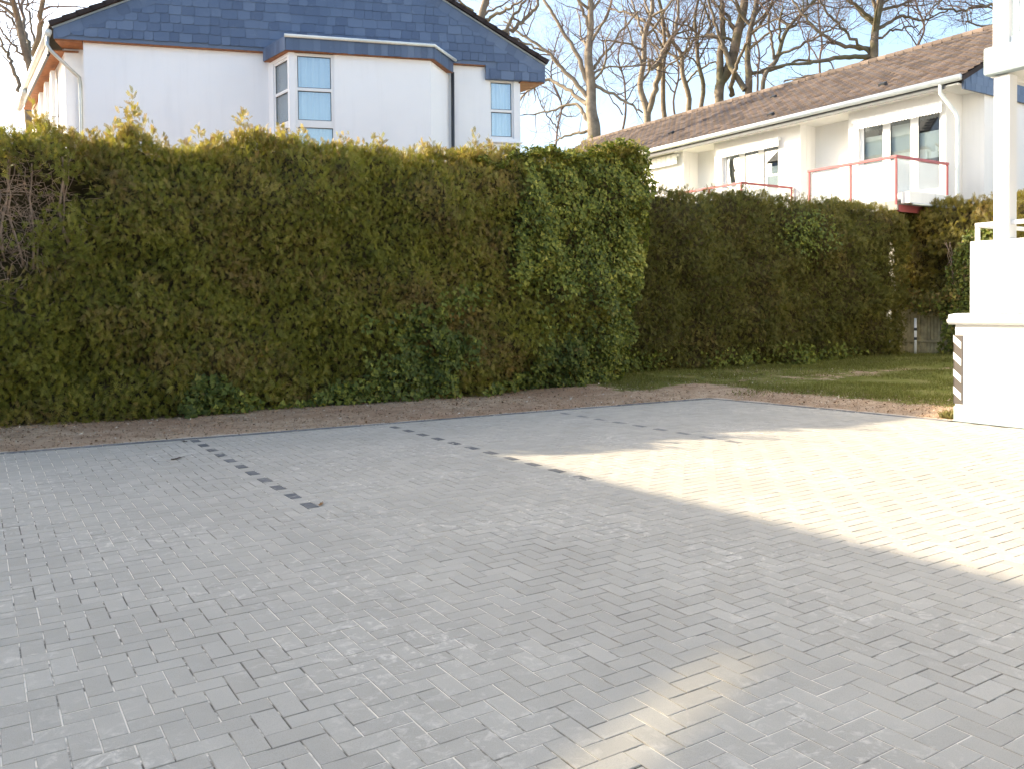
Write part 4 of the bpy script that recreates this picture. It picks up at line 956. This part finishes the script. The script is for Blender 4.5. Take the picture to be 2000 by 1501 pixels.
# ------------------------------------------------------------------ board fence, vine and post by the fence
fe = thing('board_fence', (20.6, 11.8, 0.25), 'weathered vertical board fence in the shade beside the right hedge', 'fence')
for k in range(24):
    v = 11.05+0.088*k; mb = MB(); mb.abox(20.60+R3.normal(0, 0.004), 20.622, v+0.004, v+0.080, 0.10, 1.55+R3.normal(0, 0.012)); mb.build('board', M['fence'], fe, bevel=0.004)
for z in (0.55, 1.22):
    mb = MB(); mb.abox(20.575, 20.594, 11.0, 13.2, z, z+0.07); mb.build('rail', M['fence'], fe, bevel=0.004)
for v in (11.0, 13.2):
    mb = MB(); mb.abox(20.64, 20.73, v-0.045, v+0.045, 0.0, 1.6); mb.build('fence_post', M['fence'], fe, bevel=0.006)
q = on_u(1788, 668, 20.35); pw = thing('marker_post', (20.35, q[1], 0.2), 'thin white post with dark bands in front of the board fence', 'post')
mb = MB(); mb.tube([(20.35, q[1], 0.15), (20.35, q[1], 1.18)], 0.032, 10); mb.build('pole', M['white'], pw, smooth=True)
for z in (0.62, 0.86):
    mb = MB(); mb.tube([(20.35, q[1], z), (20.35, q[1], z+0.07)], 0.035, 10); mb.build('band', M['lead'], pw, smooth=True)
iv3 = thing('climbing_shrub', (20.4, 11.2, 0.25), 'dark bluish climber covering the fence beside the white building', 'shrub')
n2 = 5200; v = np.clip(R3.normal(11.05, 0.42, n2), 9.9, 11.75); z = R3.uniform(0.2, 3.3, n2); z = z*(1-0.25*np.clip((v-11.2)/0.4, 0, 1)); P = np.stack([20.42-0.22*R3.rand(n2)-0.12*np.sin(z*2), v+0.08*np.sin(z*5), z], -1)
arch = R3.rand(n2) < 0.22; P[arch, 1] = R3.uniform(11.4, 13.2, arch.sum()); P[arch, 2] = 1.62+0.14*R3.normal(0, 1, arch.sum())+0.10*np.sin(P[arch, 1]*4)
nrm = np.tile([-1, 0, 0.3], (n2, 1))+R3.normal(0, 0.5, (n2, 3)); Aiv = np.cross(nrm, R3.normal(0, 1, (n2, 3)))
scatter('leaves', IVY, P, Aiv, nrm, R3.uniform(0.05, 0.10, n2), M['ivy'], np.clip(R3.normal(0.3, 0.17, n2), 0, 1), np.clip(R3.normal(0.0, 0.3, n2)+0.55*arch, 0, 1), iv3)
stm = MB()
for k in range(14):
    p = [np.array([20.5, R3.uniform(10.4, 11.6), 0.1])]
    for j in range(9): p.append(p[-1]+np.array([R3.normal(-0.01, 0.02), R3.normal(0.02, 0.09), 0.33]))
    stm.tube(p, np.linspace(0.016, 0.005, 10), 5)
stm.build('stems', M['stem'], iv3, smooth=True)

# ------------------------------------------------------------------ grass, litter, fallen leaves
R4 = np.random.RandomState(41)
n = 190000; u = R4.uniform(9.6, 22, n); v = R4.uniform(6.3, 14.2, n); gn = Noise(91, 0.7)
am = lawn_amount(u, v); m = R4.rand(n) < np.clip(am*0.95+0.50*gn(u, v)-0.42, 0, 1); u, v = u[m], v[m]; n = len(u); hh = ground_h(u, v)
BLADE = np.array([[(-0.07, 0, 0), (0.07, 0, 0), (0.045, 0.6, 0.05), (0.0, 1.0, 0.2)]], float)
Ag = np.array([0, 0, 1.0])+R4.normal(0, 0.45, (n, 3)); Ag[:, 2] = np.abs(Ag[:, 2])
g_ = scatter('grass', BLADE, np.stack([u, v, hh-0.005], -1), Ag, R4.normal(0, 1, (n, 3)), R4.uniform(0.03, 0.075, n), M['grass'], np.clip(R4.normal(0.5, 0.22, n), 0, 1), np.clip(R4.normal(0.1, 0.25, n), 0, 1), None)
tag(g_, 'short patchy grass of the lawn before the right hedge', 'grass', kind='stuff')
n = 24000; u = R4.uniform(-1, 16, n); t = R4.uniform(0.02, 3.0, n)
v = np.where(u < 10.42, kerb_v(u)+t, R4.uniform(5.8, 13.0, n)); u = np.where((u > 10.42) & (v < 10.1), kerb_u(np.minimum(v, 10.06))+0.06+R4.rand(n)*1.6, u)
m = ~((u > 10.8) & (v < 6.3)); u, v = u[m], v[m]; n = len(u); nrm = np.array([0, 0, 1.0])+R4.normal(0, 0.45, (n, 3)); Al = np.cross(nrm, R4.normal(0, 1, (n, 3)))
LITT = np.array([[(-0.35, 0, 0), (0.3, 0.05, 0.1), (0.4, 0.8, 0.0), (-0.2, 1.0, 0.15)]], float)
l_ = scatter('leaf_litter', LITT, np.stack([u, v, ground_h(u, v)+0.006], -1), Al, nrm, R4.gamma(2.0, 0.0055, n)+0.006, M['litter'], np.clip(R4.normal(0.62, 0.25, n), 0, 1), np.clip(R4.normal(0.1, 0.3, n), 0, 1), None)
tag(l_, 'brown leaf litter, chips and small stones on the bare soil', 'litter', kind='stuff')
def fallen_leaf(x, y, size, mat, lbl, rot):
    p = on_z(x, y); t = thing('fallen_leaf', (p[0], p[1], 0.0), lbl, 'leaf', 'fallen leaves on the paving')
    c, s_ = math.cos(rot), math.sin(rot); mb = MB(); rim = []
    for k in range(12):
        a = k*math.pi/6; r = size*(0.55+0.35*math.cos(2*a)+0.10*math.sin(5*a)); X, Y = r*math.cos(a), r*math.sin(a)*0.9
        rim.append((p[0]+c*X-s_*Y, p[1]+s_*X+c*Y, 0.006+0.25*abs(Y)+0.1*max(X, 0)))
    n = len(mb.v); mb.v += [(p[0], p[1], 0.004)]+rim
    mb.f += [(0, 1+k, 1+(k+1) % 12) for k in range(12)]; mb.build('blade', mat, t, smooth=True)
    st = MB(); st.tube([(p[0], p[1], 0.006), (p[0]+c*size*1.3, p[1]+s_*size*1.3, 0.016)], 0.0015, 5); st.build('stalk', mat, t)
fallen_leaf(345, 896, 0.075, M['deadleaf'], 'curled dark leaf on the paving, left of the marker stones', 0.4)
fallen_leaf(360, 862, 0.060, M['deadleaf'], 'dark curled leaf by the kerb beside the first marker stone', 2.0)
fallen_leaf(627, 985, 0.050, M['deadleaf2'], 'small orange brown leaf beside the nearest marker stone', 1.0)
tf = thing('grass_tuft', (10.95, 6.3, 0.0), 'dry yellow grass tuft at the foot of the white wall corner', 'grass tuft')
n = 900; P = np.stack([R4.uniform(10.95, 11.5, n), 6.24+0.16*R4.rand(n), np.full(n, 0.02)], -1)
scatter('blades', BLADE, P, np.array([0, 0, 1.0])+R4.normal(0, 0.5, (n, 3)), R4.normal(0, 1, (n, 3)), R4.uniform(0.05, 0.12, n), M['grass'], np.full(n, 0.95), np.clip(R4.normal(0.5, 0.2, n), 0, 1), tf)

# ------------------------------------------------------------------ bare trees
def tube_arrays(P, R, sides):
    T = np.gradient(P, axis=0); T /= np.linalg.norm(T, axis=1)[:, None]+1e-9
    ref = np.array([0.31, 0.17, 0.93]) if abs(T[:, 2]).mean() < 0.75 else np.array([0.9, 0.4, 0.1])
    A = np.cross(T, ref); A /= np.linalg.norm(A, axis=1)[:, None]+1e-9; B = np.cross(T, A); th = np.arange(sides)*2*math.pi/sides
    V = P[:, None]+R[:, None, None]*(np.cos(th)[None, :, None]*A[:, None]+np.sin(th)[None, :, None]*B[:, None])
    m = len(P); i = np.arange(m*sides).reshape(m, sides); j = np.roll(i, -1, 1)
    return V.reshape(-1, 3), np.stack([i[:-1], j[:-1], j[1:], i[1:]], -1).reshape(-1, 4)
class Tree:
    def __init__(self, seed): self.r = np.random.RandomState(seed); self.parts = {'trunk': [], 'boughs': [], 'twigs': []}
    def add(self, part, P, R):
        sides = 10 if R[0] > 0.12 else (6 if R[0] > 0.035 else (4 if R[0] > 0.014 else 3)); self.parts[part].append(tube_arrays(np.asarray(P), np.asarray(R), sides))
    def wander(self, p, d, L, n, crook, up):
        pts = [p]; d = d/np.linalg.norm(d)
        for k in range(n):
            d = d+self.r.normal(0, crook, 3)+np.array([0, 0, up]); d /= np.linalg.norm(d); pts.append(pts[-1]+d*L/n)
        return np.array(pts)
    def branch(self, P, R, level, maxlev, dens=1.0, lo=0.2):
        if level > maxlev: return
        L = np.linalg.norm(np.diff(P, axis=0), axis=1).sum()
        k = self.r.poisson({1: 0.7, 2: 2.0, 3: 3.6, 4: 4.2}[level]*L*dens)
        k = min(k, {1: 12, 2: 12, 3: 9, 4: 6}[level])
        for _ in range(k):
            f = self.r.uniform(lo, 1.0)**0.85; x = f*(len(P)-1); i = min(int(x), len(P)-2); fr = x-i; p = P[i]*(1-fr)+P[i+1]*fr; rr = R[i]*(1-fr)+R[i+1]*fr
            t = P[i+1]-P[i]; t = t/np.linalg.norm(t); side = np.cross(t, self.r.normal(0, 1, 3)); side /= np.linalg.norm(side)
            d = t*self.r.uniform(0.35, 0.9)+side*self.r.uniform(0.7, 1.1)+np.array([0, 0, 0.15])
            l = {1: self.r.uniform(2.6, 5.2), 2: self.r.uniform(1.3, 2.8), 3: self.r.uniform(0.7, 1.6), 4: self.r.uniform(0.3, 0.8)}[level]
            r0 = min(rr*0.62, {1: 0.085, 2: 0.036, 3: 0.016, 4: 0.0085}[level]*self.r.uniform(0.7, 1.25)); n = {1: 8, 2: 6, 3: 4, 4: 3}[level]
            Q = self.wander(p, d, l, n, 0.20, 0.045); Rq = np.linspace(r0, max(0.0045, r0*0.28), n+1)
            self.add('boughs' if level <= 1 else 'twigs', Q, Rq); self.branch(Q, Rq, level+1, maxlev, dens)
    def build(self, root, mat):
        for nm, lst in self.parts.items():
            if not lst: continue
            off = 0; V = []; Q = []
            for v_, q_ in lst: V.append(v_); Q.append(q_+off); off += len(v_)
            me = np_mesh(nm, np.concatenate(V), np.concatenate(Q), M['twig'] if nm == 'twigs' else mat, smooth=True); o = link(bpy.data.objects.new(nm, me), root)
            if nm == 'twigs': o['kind'] = 'stuff'
def smooth_path(P, R, n):
    P, R = np.array(P), np.array(R); t = np.linspace(0, len(P)-1, n); i = np.clip(t.astype(int), 0, len(P)-2); f = (t-i)[:, None]
    P0, P1, P2, P3 = P[np.clip(i-1, 0, len(P)-1)], P[i], P[i+1], P[np.clip(i+2, 0, len(P)-1)]
    Q = 0.5*((2*P1)+(-P0+P2)*f+(2*P0-5*P1+4*P2-P3)*f**2+(-P0+3*P1-3*P2+P3)*f**3); return Q, np.interp(t, np.arange(len(R)), R)
def tree(name, label, seed, Z, trunk, limbs, mat, dens=1.0, maxlev=4, dz=1.5):
    """trunk: (x, y, width in pixels) from the lowest seen point up; limbs the same, each with its own depth drift"""
    t = Tree(seed); sc = Z/F_PX; P = [at(x, y, Z) for x, y, w in trunk]; R = [w*sc/2 for _, _, w in trunk]
    foot = P[0].copy(); foot[2] = 0.0; mid_ = (foot+P[0])/2
    P = [foot, mid_]+P; R = [R[0]*1.35, R[0]*1.1]+R
    Pt, Rt = smooth_path(P, R, 6*len(P)); ph = t.r.uniform(0, 6, 4); zz = Pt[:, 2]; am_ = 0.10*np.clip(zz/6, 0, 1); Pt = Pt+np.stack([am_*(np.sin(zz*0.9+ph[0])+0.6*np.sin(zz*2.1+ph[1])), am_*(np.sin(zz*0.8+ph[2])+0.6*np.sin(zz*1.9+ph[3])), 0*zz], -1); t.add('trunk', Pt, Rt); h0 = 2.0/len(P)
    t.branch(Pt, Rt, 1, maxlev, dens*0.8, lo=max(h0+0.12, 0.3))
    for lm in limbs:
        k = len(lm); drift = t.r.normal(0, dz); Pl = [at(x, y, Z+drift*i/(k-1)) for i, (x, y, w) in enumerate(lm)]; Rl = [w*sc/2 for _, _, w in lm]
        Ql, Rq = smooth_path(Pl, Rl, 5*k); wob = t.r.normal(0, 0.04, Ql.shape); wob[0] = 0; Ql = Ql+wob; t.add('boughs', Ql, Rq); t.branch(Ql, Rq, 2, maxlev, dens*0.55)
    root = thing(name, foot, label, 'tree', 'bare winter trees'); t.build(root, mat); return root
B_, B2_ = M['bark'], M['bark2']
tree('bare_tree', 'tall pale barked bare tree between the slate gable and the tiled roof', 101, 48, [(1157, 275, 27), (1152, 215, 22), (1152, 150, 18), (1155, 60, 13), (1152, 0, 11), (1150, -120, 7), (1145, -260, 3)],
     [[(1150, 168, 11), (1128, 110, 9), (1100, 60, 7), (1062, 0, 6), (1020, -60, 3)], [(1148, 190, 10), (1105, 140, 8), (1060, 95, 6), (1020, 70, 5), (985, 40, 3)], [(1146, 205, 9), (1105, 172, 7), (1062, 158, 6), (1010, 200, 3)], [(1158, 135, 7), (1185, 100, 5), (1232, 40, 4), (1260, 10, 2)], [(1155, 70, 8), (1138, 20, 6), (1110, -40, 4)], [(1156, 80, 7), (1185, 30, 6), (1205, -20, 4)], [(1160, 165, 7), (1215, 195, 5), (1255, 222, 3)], [(1148, 235, 9), (1125, 205, 6), (1080, 215, 4), (1040, 225, 3)], [(1150, 255, 7), (1120, 262, 5), (1085, 275, 3)]], B_, 0.9)
tree('bare_tree', 'slim twin stemmed bare tree rising from the low end of the tiled roof', 102, 52, [(1262, 232, 14), (1257, 160, 11), (1258, 70, 10), (1272, 0, 8), (1280, -90, 4)], [[(1265, 226, 12), (1283, 165, 11), (1288, 122, 10), (1270, 135, 7), (1268, 115, 6)], [(1288, 122, 9), (1298, 95, 8), (1320, 60, 7), (1325, 0, 5), (1335, -60, 3)], [(1256, 65, 6), (1240, 20, 4), (1225, -30, 3)], [(1256, 100, 5), (1225, 85, 4), (1175, 80, 3)], [(1260, 42, 6), (1230, 28, 5), (1185, 15, 3)]], B_, 0.75)
tree('bare_tree', 'thin bare tree with a steep fork beside the twin stemmed one', 103, 54, [(1296, 215, 10), (1300, 120, 8), (1290, 40, 6), (1278, -40, 4)], [[(1300, 112, 6), (1318, 70, 5), (1350, 25, 3)], [(1299, 100, 5), (1280, 65, 4), (1262, 20, 3)], [(1298, 150, 5), (1270, 118, 4), (1250, 110, 2)]], B2_, 0.7)
tree('bare_tree', 'bare tree with a wide y shaped fork above the tiled ridge', 104, 55, [(1340, 206, 11), (1334, 140, 9), (1330, 105, 8), (1316, 78, 6), (1290, 20, 4), (1275, -40, 3)], [[(1331, 108, 7), (1352, 85, 5), (1368, 60, 4), (1380, 10, 3)], [(1336, 170, 5), (1360, 140, 4), (1400, 120, 3)]], B_, 0.7)
tree('bare_tree', 'straight slender bare trunk left of the thick mossy pair', 105, 52, [(1368, 202, 9), (1364, 120, 8), (1362, 40, 6), (1368, -40, 4)], [[(1363, 90, 4), (1385, 60, 3), (1400, 30, 2)], [(1364, 130, 4), (1340, 110, 3), (1320, 112, 2)]], B2_, 0.7)
tree('bare_tree', 'thick leaning mossy trunk in the middle of the tree row', 106, 50, [(1406, 192, 18), (1420, 140, 20), (1436, 80, 19), (1452, 20, 17), (1462, -60, 10), (1468, -160, 5)], [[(1404, 190, 17), (1407, 120, 14), (1411, 60, 11), (1410, 0, 9), (1405, -80, 5)], [(1428, 186, 10), (1432, 150, 8), (1446, 110, 6), (1460, 80, 4)], [(1440, 75, 8), (1420, 30, 6), (1390, 0, 4)]], B2_, 0.8)
tree('bare_tree', 'dark forked tree right of the mossy trunk with a crooked left limb', 107, 49, [(1462, 176, 15), (1458, 120, 12), (1462, 75, 11), (1474, 25, 9), (1480, -40, 6), (1485, -140, 3)], [[(1455, 176, 12), (1430, 135, 11), (1415, 95, 10), (1398, 72, 8), (1380, 66, 6), (1388, 48, 5), (1375, 15, 4), (1360, -20, 3)], [(1465, 70, 8), (1490, 40, 6), (1515, 0, 4)], [(1460, 142, 8), (1500, 140, 6), (1560, 120, 5), (1600, 122, 3)], [(1412, 90, 7), (1398, 50, 6), (1384, 0, 5), (1378, -50, 3)]], B2_, 0.8)
tree('bare_tree', 'spreading bare tree with many low limbs over the middle of the ridge', 108, 47, [(1492, 170, 9), (1512, 118, 9), (1530, 75, 8), (1555, 40, 6), (1590, 0, 4), (1620, -50, 3)], [[(1512, 116, 6), (1505, 70, 5), (1500, 20, 4)], [(1516, 110, 6), (1550, 95, 5), (1600, 70, 4), (1650, 40, 3)], [(1525, 85, 5), (1522, 50, 4), (1530, 10, 3)]], B2_, 1.0)
tree('bare_tree', 'broad bare oak like tree with near horizontal limbs above the right roof', 109, 45, [(1706, 115, 16), (1708, 75, 15), (1712, 30, 13), (1714, -30, 10), (1716, -140, 5)], [[(1700, 112, 10), (1650, 112, 9), (1590, 122, 7), (1530, 128, 5), (1480, 142, 3)], [(1704, 95, 9), (1650, 90, 8), (1600, 62, 6), (1560, 20, 5), (1540, -20, 3)], [(1700, 118, 8), (1640, 135, 6), (1570, 150, 4), (1530, 160, 3)], [(1712, 60, 8), (1760, 32, 6), (1800, 40, 4), (1850, 20, 3)], [(1713, 25, 7), (1770, 5, 5), (1830, -20, 4)], [(1708, 80, 6), (1745, 60, 4), (1790, 50, 3)], [(1710, 45, 8), (1670, 10, 6), (1630, -20, 4)], [(1705, 110, 7), (1660, 70, 6), (1620, 30, 5), (1600, -10, 3)]], B2_, 1.15)
tree('bare_tree', 'bare tree whose thin drooping twigs fill the sky left of the white column', 110, 44, [(1990, 90, 15), (1985, 20, 13), (1980, -60, 10), (1980, -170, 5)], [[(1985, 25, 8), (1930, 10, 6), (1880, 20, 5), (1830, 15, 3)], [(1984, 0, 8), (1920, -15, 6), (1860, -20, 5), (1790, -10, 3)], [(1985, 40, 6), (1930, 50, 4), (1895, 45, 3), (1890, 15, 2)], [(1982, -40, 7), (1900, -40, 5), (1840, 0, 3), (1800, 40, 2)]], B2_, 1.1)
tree('bare_tree', 'bare tree whose dark limbs rise behind the right slope of the slate gable', 111, 36, [(935, 90, 20), (945, 40, 15), (960, -30, 11), (970, -140, 6)], [[(950, 110, 11), (985, 70, 9), (1020, 45, 8), (1050, 10, 6), (1062, -40, 4)], [(955, 90, 10), (985, 60, 8), (1010, 25, 6), (1035, -15, 4)], [(948, 40, 8), (985, 20, 6), (1015, 5, 4), (1035, -30, 3)], [(945, 60, 7), (920, 20, 5), (890, -10, 4)], [(985, 68, 5), (1030, 85, 4), (1060, 100, 3), (1085, 95, 2)]], B2_, 0.9)
tree('bare_tree', 'bare tree leaning in at the far left above the eave gutter', 112, 34, [(62, 170, 15), (50, 105, 13), (32, 50, 12), (18, 0, 11), (8, -80, 6)], [[(64, 165, 9), (55, 90, 8), (45, 40, 7), (42, -10, 5)], [(68, 120, 9), (76, 60, 10), (82, 0, 8), (88, -70, 4)], [(45, 190, 8), (24, 130, 7), (10, 95, 5), (-10, 60, 3)], [(40, 70, 6), (15, 30, 4), (-10, 20, 3)], [(50, 120, 5), (25, 85, 4), (0, 55, 3)], [(70, 100, 5), (60, 50, 4), (52, 0, 3)]], B2_, 1.0)
for k, (x, y, Z, sd) in enumerate(((1215, 255, 66, 201), (1318, 215, 64, 202), (1475, 180, 62, 203), (1600, 150, 60, 204), (1085, 280, 62, 205), (1790, 120, 58, 206))):
    tree('bare_sapling', ['thin far sapling between the pale tree and the twin stemmed tree', 'faint far sapling behind the forked trees over the ridge', 'thin far sapling behind the dark forked tree', 'far sapling behind the long horizontal limbs', 'far sapling low beside the slate gabled house', 'far sapling behind the right end of the tiled roof'][k], sd, Z,
         [(x, y, 4.5), (x+9, y-70, 3.8), (x-6, y-150, 3), (x+12, y-230, 2)], [[(x+1, y-30, 3), (x-30, y-80, 2), (x-50, y-140, 1.5)], [(x+2, y-50, 3), (x+32, y-100, 2), (x+45, y-170, 1.5)]], M['twig'], 1.0)
